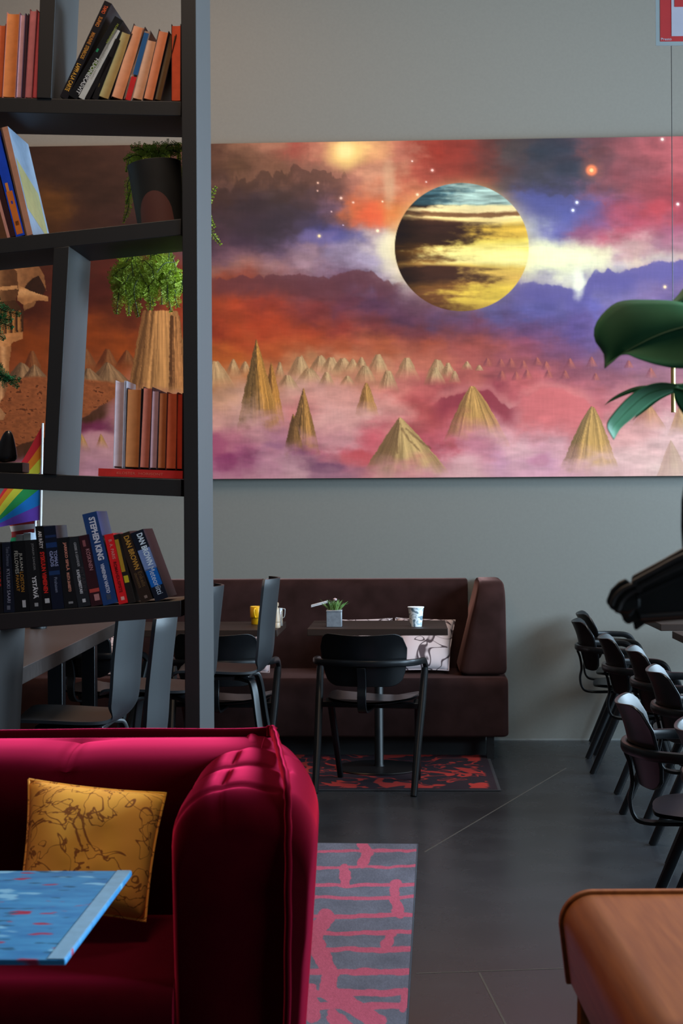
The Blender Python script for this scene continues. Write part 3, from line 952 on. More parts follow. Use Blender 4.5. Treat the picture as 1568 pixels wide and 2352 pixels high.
# wing: a thick upholstered side with a leaning, rounded front
wp = soft_prof([(SY0 - oy + 0.10, 0.462), (SY0 - oy + 0.20, zt + 0.0), (SY1 - oy, zt + 0.004), (SY1 - oy, 0.462)], [0.03, 0.17, 0.04, 0.02], 8)
rows = []
cyw, czw = sum(p[0] for p in wp) / len(wp), sum(p[1] for p in wp) / len(wp)
for t, ins in [(0, .05), (0.03, .022), (0.09, .006), (0.2, 0), (0.5, 0), (0.8, 0), (0.92, .006), (0.975, .02), (1, .045)]:
    row = []
    for y, z in wp:
        lean = 0.115 * (z - 0.46) / 0.53
        x = (wing_x0 - 0.01 + lean) * (1 - t) + SX1 * t
        d = Vector((y - cyw, z - czw)); L = d.length; d *= (L - ins) / L
        row.append((x - ox, cyw + d.x, czw + d.y))
    rows.append(row)
b = MB(); b.grid(rows, False, True, 0, True); b.build('wing', M_velvet, sofa)
b = MB(); b.box(SX0 - ox + .05, SX1 - ox - 0.12, SY0 - oy + 0.16, SY1 - oy - .05, 0.0, 0.13); b.build('plinth', M_plinth, sofa)
for x in (SX1 - 0.10, SX1 - 2.2, SX0 + 0.1):
    b = MB(); b.box(x - ox - .02, x - ox + .02, SY0 - oy + 0.03, SY0 - oy + 0.07, 0.0, 0.13); b.build('leg', M_blackmetal, sofa)


# ------------------------------------------------------------------ pillows
def pillow(name, label, tl, tr, br, bl, thick, m, group=None, cat='pillow', dents=0.0, seed=1):
    tl, tr, br, bl = map(Vector, (tl, tr, br, bl))
    base = (bl + br) / 2
    root = thing(name, label, cat, base, 0, group)
    nrm = ((tr - tl) + (br - bl)).cross((tl - bl) + (tr - br)).normalized()
    nz = Noise(seed)
    n = 22
    b = MB()
    for sgn in (1, -1):
        rows = []
        for i in range(n + 1):
            row = []
            for j in range(n + 1):
                u, v = i / n, j / n
                a, c = 2 * u - 1, 2 * v - 1
                pu = u + 0.05 * math.sin(math.pi * u * 2) * 0
                # waist between the corners
                wx = 1 - 0.05 * (1 - c * c)
                wz = 1 - 0.04 * (1 - a * a)
                uu, vv = 0.5 + a * wx * 0.5, 0.5 + c * wz * 0.5
                p = (tl * (1 - uu) + tr * uu) * vv + (bl * (1 - uu) + br * uu) * (1 - vv)
                h = thick * 0.5 * ((1 - a ** 4) * (1 - c ** 4)) ** 0.6
                h += dents * (float(nz.fbm(np.array(u * 4.0), np.array(v * 4.0), 3)) - 0.5) * (1 - a * a) * (1 - c * c)
                row.append(p + nrm * sgn * h - base)
            rows.append(row)
        b.grid(rows)
    o = b.build('cover', m, root, fix=True)
    bm = bmesh.new(); bm.from_mesh(o.data)
    bmesh.ops.remove_doubles(bm, verts=bm.verts, dist=0.0005)
    bmesh.ops.recalc_face_normals(bm, faces=bm.faces)
    bm.to_mesh(o.data); bm.free()
    # piped seam around the rim
    rim = []
    for k in range(4 * n):
        s, q = divmod(k, n)
        t = q / n
        a, c = [(-1 + 2 * t, 1), (1, 1 - 2 * t), (1 - 2 * t, -1), (-1, -1 + 2 * t)][s]
        wx, wz = 1 - 0.05 * (1 - c * c), 1 - 0.04 * (1 - a * a)
        uu, vv = 0.5 + a * wx * 0.5, 0.5 + c * wz * 0.5
        rim.append((tl * (1 - uu) + tr * uu) * vv + (bl * (1 - uu) + br * uu) * (1 - vv) - base)
    b = MB(); b.tube(rim + [rim[0]], 0.003, 6, caps=False); b.build('seam', m, root)
    return root


M_drawn = line_drawn_mat('white cloth with ink drawings', (0.52, 0.44, 0.43), (0.44, 0.35, 0.36), (0.06, 0.04, 0.045), 3.4, 0.012, warp=1.0, scale2=6.0)
G_pil = 'ink-drawn pillows on the brown booth sofa'
pillow('pillow', 'white pillow with thick ink drawings, behind the table with the paper cup', P(908, 1419, 8.93), P(1045, 1424, 8.93), P(1030, 1540, 8.66), P(905, 1540, 8.66), 0.11, M_drawn, G_pil, seed=3)
pillow('pillow', 'white ink-drawn pillow half hidden behind the empty armchair', P(778, 1424, 8.93), P(900, 1420, 8.95), P(902, 1541, 8.66), P(780, 1541, 8.66), 0.10, M_drawn, G_pil, seed=4)
pillow('pillow', 'white ink-drawn pillow behind the table with the yellow mug', P(500, 1432, 8.93), P(632, 1428, 8.93), P(618, 1545, 8.64), P(503, 1545, 8.64), 0.10, M_drawn, G_pil, seed=5)
pillow('pillow', 'white ink-drawn pillow seen beneath the long high table', P(215, 1440, 8.97), P(292, 1440, 8.97), P(292, 1550, 8.68), P(215, 1550, 8.68), 0.10, M_drawn, G_pil, seed=6)


# ------------------------------------------------------------------ small cafe tables in front of the booth
def cafe_table(label, xl, xr, y0, y1, zt, group):
    cx, cy = (xl + xr) / 2, (y0 + y1) / 2
    r = thing('cafe_table', label, 'table', (cx, cy, 0), 0, group)
    w, d = (xr - xl) / 2, (y1 - y0) / 2
    b = MB(); b.box(-w, w, -d, d, zt - 0.036, zt); b.build('tabletop', M_tablewood, r, bevel=0.002)
    b = MB(); b.lathe([(0.03, 0.016), (0.03, 0.022), (0.024, 0.03), (0.024, zt - 0.05), (0.06, zt - 0.046), (0.06, zt - 0.0365)], 20); b.build('pedestal', M_blackmetal, r)
    b = MB(); b.lathe([(0.0, 0.0085), (0.225, 0.0085), (0.23, 0.012), (0.225, 0.017), (0.0, 0.022)], 40); b.build('base_plate', M_blackmetal, r)
    return r


ZT = 0.78
tA = P(705, 1443, 7.9)
tAr = P(1028, 1443, 7.9)
G_tab = 'small square tables by the booth sofa'
cafe_table('dark wooden cafe table holding the zinc planter and paper cup', tA.x, tAr.x, tA.y, tA.y + 0.6, ZT, G_tab)
tB = P(636, 1448, 7.85)
cafe_table('dark wooden cafe table holding the yellow mug and wooden pepper mill', tB.x - 0.8, tB.x, tB.y, tB.y + 0.6, ZT, G_tab)
tC = P(1517, 1438, 8.08)
G_tab2 = 'tables beside the row of armchairs'
cafe_table('dark table edge beside the armchairs, nearer the grey wall', tC.x, tC.x + 0.75, tC.y, tC.y + 0.62, ZT, G_tab2)
tD = P(1543, 1455, 7.62)
cafe_table('dark table corner cut by the photo edge, second from the grey wall', tD.x, tD.x + 0.75, tD.y - 0.62, tD.y, ZT, G_tab2)


# ------------------------------------------------------------------ black bentwood armchairs
def make_armchair(label, group):
    r = thing('armchair', label, 'chair', (0, 0, 0), 0, group)
    # seat: a rounded saddle of plywood
    n, m = 18, 12
    for_pts = []
    rows_t, rows_b = [], []
    for i in range(m + 1):
        rt, rb = [], []
        q = i / m
        for k in range(40):
            t = 2 * math.pi * k / 40
            cx, cy = math.copysign(abs(math.cos(t)) ** 0.62, math.cos(t)), math.copysign(abs(math.sin(t)) ** 0.62, math.sin(t))
            x, y = 0.222 * cx * q, 0.215 * cy * q
            x *= 1 + 0.10 * (y / 0.215)
            z = 0.447 + 0.030 * (x / 0.22) ** 2 - 0.016 * (1 - (y / 0.2) ** 2) - (0.018 * max(0, (y - 0.12) / 0.095) ** 2)
            rt.append((x, y + 0.01, z)); rb.append((x, y + 0.01, z - 0.012))
        rows_t.append(rt); rows_b.append(rb)
    b = MB(); b.grid(rows_b[1:][::-1] + rows_t[1:], False, True, 0, True)
    b.build('seat', M_blackwood, r)
    # backrest: broad curved plywood, narrower below, leaning back
    nu, nv = 26, 14
    def back_pt(u, v, off):
        # superellipse outline
        hw = 0.216 - 0.012 * (1 - v) ** 1.3
        lo = 1 - math.sqrt(max(0, 1 - max(0, (abs(u) - 0.62) / 0.38) ** 2))
        hi = 1 - math.sqrt(max(0, 1 - max(0, (abs(u) - 0.74) / 0.26) ** 2))
        zz0 = 0.530 + 0.080 * lo
        zz1 = 0.790 - 0.075 * hi - 0.005 * math.cos(u * math.pi)
        z = zz0 + (zz1 - zz0) * v
        x = hw * u
        y = -0.238 - 0.062 * (z - 0.53) / 0.26 + 0.074 * u * u - 0.014 * max(0, (z - 0.70) / 0.09) ** 2
        return Vector((x, y - off, z))
    rows = [[back_pt(-1 + 2 * i / nu, j / nv, 0) for j in range(nv + 1)] + [back_pt(-1 + 2 * i / nu, j / nv, 0.012) for j in range(nv, -1, -1)] for i in range(nu + 1)]
    b = MB(); b.grid(rows, False, True, 0, True)
    bk_ = b.build('backrest', M_blackwood, r, bevel=0.003)
    # arm rail: wraps behind the backrest, runs forward and bends down into the legs
    half = [(0.0, -0.292, 0.648), (0.08, -0.284, 0.648), (0.16, -0.254, 0.648), (0.222, -0.215, 0.648), (0.258, -0.14, 0.647), (0.266, -0.075, 0.646), (0.269, -0.02, 0.641), (0.271, 0.012, 0.622), (0.271, 0.026, 0.588), (0.270, 0.020, 0.55)]
    path = curve_pts([(-x, y, z) for x, y, z in half[::-1]] + half[1:], 110)
    ups = []
    for i, p in enumerate(path):
        t = path[min(i + 1, len(path) - 1)] - path[max(i - 1, 0)]
        s = Vector((math.copysign(1, p.x), 0, 0)) if p.y > -0.1 else Vector((p.x, p.y + 0.02, 0)).normalized()
        u = t.normalized().cross(s)
        ups.append(u if abs(u.z) > 0.01 or abs(u.y) > 0.01 else Vector((0, 0, 1)))
    # keep the up vectors continuous
    for i in range(1, len(ups)):
        if ups[i].dot(ups[i - 1]) < 0: ups[i] = -ups[i]
    b = MB(); b.sweep(path, rsec(0.024, 0.034, 0.4), ups)
    b.build('arm_rail', M_blackwood, r)
    for s in (-1, 1):
        b = MB()
        b.sweep([(s * 0.268, 0.018, 0.600), (s * 0.262, -0.040, 0.44), (s * 0.252, -0.132, 0.22), (s * 0.246, -0.225, 0.0)], rsec(0.038, 0.040, 0.4), (0, 1, 0.3), scale=[0.9, 1.0, 0.95, 0.84])
        b.build('leg', M_blackwood, r)
        b = MB()
        b.sweep([(s * 0.226, 0.02, 0.43), (s * 0.224, 0.07, 0.40), (s * 0.214, 0.13, 0.22), (s * 0.202, 0.20, 0.0)], rsec(0.036, 0.036, 0.4), (0, 1, 0.3), scale=[0.9, 1.0, 0.92, 0.82])
        b.build('leg', M_blackwood, r)
    b = MB(); b.box(-0.258, 0.258, 0.005, 0.045, 0.395, 0.425); b.build('seat_rail', M_blackwood, r, bevel=0.005)
    # bent strip that carries the backrest
    st = curve_pts([(0, -0.290, 0.628), (0, -0.276, 0.59), (0, -0.268, 0.53), (0, -0.276, 0.48), (0, -0.266, 0.43), (0, -0.232, 0.406), (0, -0.12, 0.404), (0, 0.03, 0.410)], 40)
    b = MB(); b.sweep(st, [(-0.022, -0.006), (0.022, -0.006), (0.022, 0.006), (-0.022, 0.006)],
                      [Vector((0, 1, 0)) if p.z > 0.45 else Vector((0, 0.6, 0.8)) if p.z > 0.385 else Vector((0, 0, 1)) for p in st])
    b.build('back_support', M_blackwood, bk_, bevel=0.002)
    return r


def place(d, px):
    p = P(px, 1176, d)
    return p.x, p.y


G_arm = 'black bentwood armchairs in the row along the right'
arm0 = make_armchair('black bentwood armchair standing alone in front of the table with the paper cup', 'black bentwood armchairs by the booth tables')
cx, cy = place(7.42, 834)
arm0.location = (cx + 0.03, cy + 0.26, 0)
arm0.rotation_euler = (0, 0, math.radians(-9))
for px, d, a, lab in ((1325, 8.88, -94, 'black armchair of the right row, pushed closest to the grey wall'),
                      (1315, 8.27, -94, 'black armchair of the right row, second from the grey wall'),
                      (1376, 7.20, -95, 'black armchair of the right row with blue-lit top, third from the wall'),
                      (1440, 6.56, -96, 'black armchair of the right row with bright top, fourth from the wall'),
                      (1487, 5.72, -96, 'black armchair of the right row, just behind the most fully seen one'),
                      (1417, 4.80, -96, 'nearest fully seen black armchair of the right row, blue-white top and grey seat'),
                      (1555, 4.22, -96, 'black armchair cut off by the photo edge, closest to the orange wooden bench')):
    x, y = place(d, px)
    t = math.radians(a)
    f = Vector((-math.sin(t), math.cos(t)))
    dup(arm0, (x + 0.31 * f.x, y + 0.31 * f.y, 0), t, lab, G_arm)
for px, d, a, lab in ((487, 7.42, -4, 'black armchair at the mug table, half hidden by the shelf post'),
                      (150, 7.9, -28, 'black armchair in shadow beneath the long high table')):
    x, y = place(d, px)
    t = math.radians(a)
    f = Vector((-math.sin(t), math.cos(t)))
    dup(arm0, (x + 0.31 * f.x, y + 0.31 * f.y, 0), t, lab, 'black bentwood armchairs by the booth tables')


# ------------------------------------------------------------------ tall plywood chairs at the high table
def make_high_chair(label, group):
    r = thing('high_chair', label, 'chair', (0, 0, 0), 0, group)
    prof = curve_pts([(0.235, 0.650), (0.20, 0.668), (0.08, 0.667), (-0.08, 0.660), (-0.150, 0.668), (-0.192, 0.708), (-0.205, 0.77), (-0.213, 0.88), (-0.226, 1.00), (-0.236, 1.085)], 54)
    rows = []
    for i, p in enumerate(prof):
        y, z = p.x, p.y
        t = (prof[min(i + 1, len(prof) - 1)] - prof[max(i - 1, 0)]).normalized()
        nrm = Vector((0, -t.y, t.x))
        if nrm.z < 0 or (abs(nrm.z) < 0.3 and nrm.y > 0): nrm = -nrm
        s = i / (len(prof) - 1)
        hw = 0.205 - 0.035 * math.exp(-((s - 0.47) / 0.13) ** 2) + 0.004 * math.sin(s * 6)
        if s < 0.06: hw *= 0.90 + 0.10 * (s / 0.06)
        if s > 0.95: hw *= 1 - 0.10 * ((s - 0.95) / 0.05) ** 2
        up = sstep(0.42, 0.6, np.array(s))
        row = []
        for k in range(13):
            u = -1 + 2 * k / 12
            row.append(Vector((hw * u, y + float(up) * 0.055 * u * u, z + (1 - float(up)) * 0.012 * u * u)))
        row2 = [q + Vector((0, -0.011 * float(up), -0.011 * (1 - float(up)))) for q in row[::-1]]
        rows.append(row + row2)
    b = MB(); b.grid(rows, False, True, 0, True); sh_ = b.build('seat_shell', M_shell, r)
    b = MB(); b.box(-0.11, 0.11, -0.11, 0.13, 0.628, 0.646); b.build('seat_mount', M_blackmetal, sh_, bevel=0.004)
    for sx in (-1, 1):
        for sy, y1 in ((1, 0.215), (-1, -0.235)):
            b = MB()
            pth = curve_pts([(sx * 0.06, sy * 0.02, 0.636), (sx * 0.135, sy * 0.10, 0.632), (sx * 0.165, sy * 0.135, 0.60), (sx * 0.19, sy * 0.165, 0.40), (sx * 0.215, y1, 0.0)], 30)
            b.sweep(pth, rsec(0.040, 0.020, 0.3), [Vector((sx, sy, 0.6)).normalized()] * len(pth), scale=[1 - 0.2 * i / len(pth) for i in range(len(pth))])
            b.build('leg', M_blackwood, r)
    for y in (-0.165, 0.165):
        b = MB(); b.tube([(-0.195, y, 0.30), (0.195, y, 0.30)], 0.008, 8); b.build('footrest', M_blackmetal, r)
    return r


M_shell = mat('black stained plywood', (0.005, 0.006, 0.0075), 0.46, 0.2, 14, (1, 1, .2), spec=0.6)
G_hi = 'tall plywood chairs along the high table'
hi0 = make_high_chair('tall black plywood chair facing the mug table, back edge bright against the booth', G_hi)


def put_high(o, px, d, a, lab=None):
    x, y = place(d, px)
    t = math.radians(a)
    f = Vector((-math.sin(t), math.cos(t)))
    loc = (x + 0.23 * f.x, y + 0.23 * f.y, 0)
    if lab is None:
        o.location = loc; o.rotation_euler = (0, 0, t); return o
    return dup(o, loc, t, lab)


put_high(hi0, 634, 7.0, 91)
put_high(hi0, 503, 6.3, 89, 'tall black plywood chair just behind the right edge of the shelf post')
put_high(hi0, 325, 5.4, 90, 'tall plywood chair with a broad blue-lit back, under the lowest book shelf')
put_high(hi0, 394, 4.50, 97, 'tall plywood chair with a narrow pale blue back beside the shelf post')
# the long high table
ha, hb = PZ(36, 1540, 0.90), PZ(282, 1423, 0.90)
dirt = (hb - ha).normalized()
nl = Vector((-dirt.y, dirt.x, 0))
W_HT = 1.0
b4 = [ha - dirt * 0.0, ha + nl * W_HT, hb + nl * W_HT, hb]
ctr = sum(b4, Vector()) / 4
ht = thing('high_table', 'long high dark table with a blue-grey lit edge behind the bookshelf', 'table', (ctr.x, ctr.y, 0))
b = MB()
lo = [Vector((p.x - ctr.x, p.y - ctr.y, 0.845)) for p in b4]
hi = [Vector((p.x - ctr.x, p.y - ctr.y, 0.90)) for p in b4]
b.hexa([lo[0], lo[3], lo[2], lo[1], hi[0], hi[3], hi[2], hi[1]])
b.build('tabletop', M_hightable, ht, bevel=0.003)
for t in (0.04, 0.62, 0.965):
    for w in (0.14, 0.84):
        p = ha.lerp(hb, t) + nl * W_HT * w
        b = MB(); b.box(p.x - ctr.x - .03, p.x - ctr.x + .03, p.y - ctr.y - .03, p.y - ctr.y + .03, 0, 0.8445); b.build('leg', M_blackwood, ht, bevel=0.003)

# ------------------------------------------------------------------ red tufted sofa
M_red = mat('crimson velvet', (0.034, 0.0006, 0.0018), 0.9, 0.0, 24, c2=(0.026, 0.0004, 0.0014), sheen_rough=0.42, sheen=1.0, sheen_tint=(1.0, 0.035, 0.12), bump=0.05, spec=0.04, detail=6)
rs_ = thing('tufted_sofa', 'crimson velvet sofa with quilted arm and raised seam, facing the blue table', 'sofa', C(-0.6, 3.5, 0), YAW)


def L(x, d, z):
    return Vector((x + 0.6, d - 3.5, z))


gs = lambda v, s: math.exp(-(v / s) ** 2)
# arm
yf, yb_ = 2.985, 3.80
zt_a = 0.838
rows = []
ny = 70
for i in range(ny + 1):
    q = i / ny
    y = yf + (yb_ - yf) * q ** 1.5
    fr_ = max(0.0, 1 - (y - yf) / 0.10)
    e = 0.085 * (1 - math.sqrt(max(0, 1 - fr_ ** 2)))
    xl = -0.345 + 0.012 * (y - yf)
    xr = -0.052 - 0.055 * max(0, (y - 3.25) / 0.5) ** 2
    pts = []
    zb = 0.06
    # right side upward, over the top, left side downward
    side = [(xr - 0.055 * (1 - z / 0.74) ** 1.2, z) for z in (zb, 0.2, 0.35, 0.5, 0.62, 0.70)]
    rr = 0.105
    arc1 = [(xr - rr + rr * math.cos(t), zt_a - rr + rr * math.sin(t)) for t in [k * math.pi / 20 for k in range(11)]]
    rl = 0.10
    top = [(xr - rr + (xl + rl - xr + rr) * k / 12, zt_a + 0.006 * math.sin(math.pi * k / 12)) for k in range(1, 12)]
    arc2 = [(xl + rl - rl * math.sin(t), zt_a - rl + rl * math.cos(t)) for t in [k * math.pi / 20 for k in range(11)]]
    left = [(xl + 0.012 * (1 - z / 0.72), z) for z in (0.68, 0.56, 0.46, 0.3, zb)]
    cxm = (xl + xr) / 2
    for (x, z) in side + arc1 + top + arc2 + left:
        g = 0
        if z > 0.72 and x < -0.13 + 0.04 * (y - 3):
            for yk in (3.06, 3.30, 3.56):
                g = max(g, 0.007 * gs(y - yk - 0.012 * math.sin(x * 22), 0.012) + 0.005 * gs(y - yk, 0.05))
        if z > 0.70:
            g = max(g, 0.006 * gs(x + 0.245, 0.008))
            g += 0.007 * gs(x - (-0.168 + 0.075 * (3.78 - y)), 0.016)
        sx = (x - cxm) * (1 - 0.42 * e / 0.085 * 0.35) + cxm
        pts.append(L(sx, y, z - g - (e if z > 0.5 else e * 0.2 * z)))
    rows.append(pts)
b = MB(); b.grid(rows, False, True, 0, True)
b.build('armrest', M_red, rs_, sharp=60)
# back
prof0 = curve_pts([(3.47, 0.34), (3.455, 0.50), (3.44, 0.64), (3.435, 0.74), (3.465, 0.808), (3.54, 0.836), (3.64, 0.842), (3.715, 0.838)], 40) + \
    curve_pts([(3.745, 0.832), (3.785, 0.80), (3.80, 0.72), (3.80, 0.10)], 20) + [Vector((3.47, 0.10))]
prof0 = [Vector((p[0], p[1])) for p in prof0]
rows = []
for i in range(161):
    x = -2.9 + (2.9 - 0.190) * i / 160
    row = []
    tuft = min(abs(((x + 0.63) / 0.56) - round((x + 0.63) / 0.56)) * 0.56, 9)
    for p in prof0:
        g = 0
        if p.x < 3.73 and p.y > 0.36:
            g = 0.005 * gs(tuft, 0.012) + 0.007 * gs(tuft, 0.07) * (1 if p.y > 0.78 else 0.4)
        if p.y > 0.80 and p.x < 3.7:
            row.append(L(x, p.x, p.y - g))
        else:
            row.append(L(x, p.x + g * (1 if p.x < 3.6 else 0), p.y))
    rows.append(row)
b = MB(); b.grid(rows, False, True, 0, True); b.build('backrest', M_red, rs_, sharp=60)
# seat
sp = soft_prof([(2.965, 0.14), (2.965, 0.462), (3.50, 0.474), (3.50, 0.14)], [0.02, 0.06, 0.02, 0.02])
b = MB()
rows = [[L(-2.9 + (2.9 - 0.335) * i / 60, y, z - (0.012 * gs(((-2.9 + 2.565 * i / 60) + 1.25), 0.015) if z > 0.4 else 0)) for y, z in sp] for i in range(61)]
b.grid(rows, False, True, 0, True); b.build('seat', M_red, rs_, sharp=60)
# raised seam
fp = curve_pts([(-2.9, 3.738, 0.845), (-1.8, 3.738, 0.845), (-0.8, 3.738, 0.845), (-0.23, 3.738, 0.846), (-0.180, 3.735, 0.853), (-0.166, 3.69, 0.851), (-0.150, 3.52, 0.848), (-0.130, 3.27, 0.848),
                (-0.113, 3.07, 0.842), (-0.109, 3.012, 0.80), (-0.108, 2.985, 0.70), (-0.110, 2.980, 0.50), (-0.116, 2.981, 0.2)], 150)
fu = []
for i, p in enumerate(fp):
    q = sstep(3.10, 2.98, np.array(p.y))
    k = float(q) if p.y < 3.12 else 0
    fu.append(Vector((0, -k, 1 - k + 0.05)).normalized())
fp2 = [L(p.x + 0.0007 * math.sin(i * 0.9), p.y + 0.0006 * math.sin(i * 0.7), p.z + 0.0012 * math.sin(i * 0.5)) for i, p in enumerate(fp)]
b = MB(); b.sweep(fp2, [(-0.006, -0.015), (0.006, -0.015), (0.007, 0.004), (0.004, 0.011), (-0.004, 0.011), (-0.007, 0.004)], fu)
b.build('raised_seam', M_red, rs_, sharp=70)
for x in (-2.7, -0.24):
    for d in (3.10, 3.70):
        b = MB(); b.lathe([(0.016, 0), (0.022, 0.10)], 12, 0, L(x, d, 0)); b.build('leg', M_blackmetal, rs_)

M_orange = line_drawn_mat('mustard cloth with brown drawings', lin(250, 186, 66), lin(240, 156, 74), lin(150, 88, 42), 5.0, 0.010, warp=1.5, detail=5.0, scale2=16)
pillow('pillow', 'mustard orange pillow with brown line drawing leaning on the red sofa', P(66, 1790, 3.395), P(381, 1822, 3.395), P(334, 2116, 3.25), P(42, 2086, 3.25), 0.10, M_orange, seed=8, dents=0.02)

# ------------------------------------------------------------------ bookshelf with slanting shelves
SA = YAW - math.radians(3.9)
SD = Vector((-math.sin(SA), math.cos(SA), 0))        # into the shelf
SS = Vector((math.cos(SA), math.sin(SA), 0))         # along the shelf
SO = P(430, 1176, 4.0); SO.z = 0
SHELF_D = 0.245


def S(px, py):
    """pixel -> (along, up) on the shelf's front plane"""
    r = ray(px, py)
    t = (SO - CAM_P).dot(SD) / r.dot(SD)
    p = CAM_P + r * t - SO
    return p.dot(SS), p.z


bs = thing('bookshelf', 'tall dark wooden bookshelf with slanting shelves and uprights', 'bookshelf', SO, SA)


def sbox(name, tl, tr, br, bl, d0=0.0, d1=SHELF_D, ext=None):
    c = [S(*q) for q in (bl, br, tr, tl)]
    b = MB()
    b.hexa([Vector((c[0][0], d0, c[0][1])), Vector((c[1][0], d0, c[1][1])), Vector((c[1][0], d1, c[1][1])), Vector((c[0][0], d1, c[0][1])),
            Vector((c[3][0], d0, c[3][1])), Vector((c[2][0], d0, c[2][1])), Vector((c[2][0], d1, c[2][1])), Vector((c[3][0], d1, c[3][1]))])
    return b.build(name, M_darkwood, bs, bevel=0.0015)


# shelf lines: left and right pixel heights at x = 0 and x = 413
SH = {1: ((223, 232), (257, 265)), 2: ((547, 502), (582, 539)), 3: ((1085, 1101), (1121, 1140)), 4: ((1410, 1379), (1447, 1417))}


def shy(k, px, bottom=False):
    a, c = SH[k][1 if bottom else 0]
    return a + (c - a) * px / 413.0


XLFT = -330
for k in SH:
    sbox('shelf', (XLFT, shy(k, XLFT)), (415, shy(k, 415)), (415, shy(k, 415, True)), (XLFT, shy(k, XLFT, True)), 0.004, SHELF_D - 0.004)
# the upright at the right end, down to the floor
s0, s1 = S(413, 0)[0], S(448, 0)[0]
s0b, s1b = S(427, 1640)[0], S(461, 1640)[0]
b = MB(); b.box((s0 + s0b) / 2, (s1 + s1b) / 2, 0, SHELF_D, 0, 3.0); b.build('upright', M_darkwood, bs, bevel=0.0015)
b = MB(); b.box(S(XLFT - 34, 1176)[0], S(XLFT, 1176)[0], 0, SHELF_D, 0, 3.0); b.build('upright', M_darkwood, bs, bevel=0.0015)
b = MB(); b.box(S(XLFT, 1176)[0], (s0 + s0b) / 2, 0.004, SHELF_D - 0.004, 2.955, 3.0); b.build('top_board', M_darkwood, bs, bevel=0.0015)
b = MB(); b.box(S(XLFT, 1176)[0], (s0 + s0b) / 2, 0.004, SHELF_D - 0.004, 0.06, 0.10); b.build('bottom_board', M_darkwood, bs, bevel=0.0015)
# slanting dividers between the shelves
sbox('divider', (100.5, -280), (140, -280), (117.5, shy(1, 117)), (84, shy(1, 84)))
sbox('divider', (123, shy(2, 123, True)), (159, shy(2, 159, True)), (130, shy(3, 130)), (98, shy(3, 98)))
sbox('divider', (-30, shy(4, -30, True)), (0, shy(4, 0, True)), (-22, 1900), (-52, 1900))

# ------------------------------------------------------------------ books
def bmat(c, rough=0.45, spec=0.3):
    key = (tuple(c), rough)
    if key not in _bm:
        _bm[key] = mat('book cloth', lin(*c), rough, 0.10, 40, spec=spec)
    return _bm[key]


_bm = {}
Z_AX = Vector((0, 0, 1))


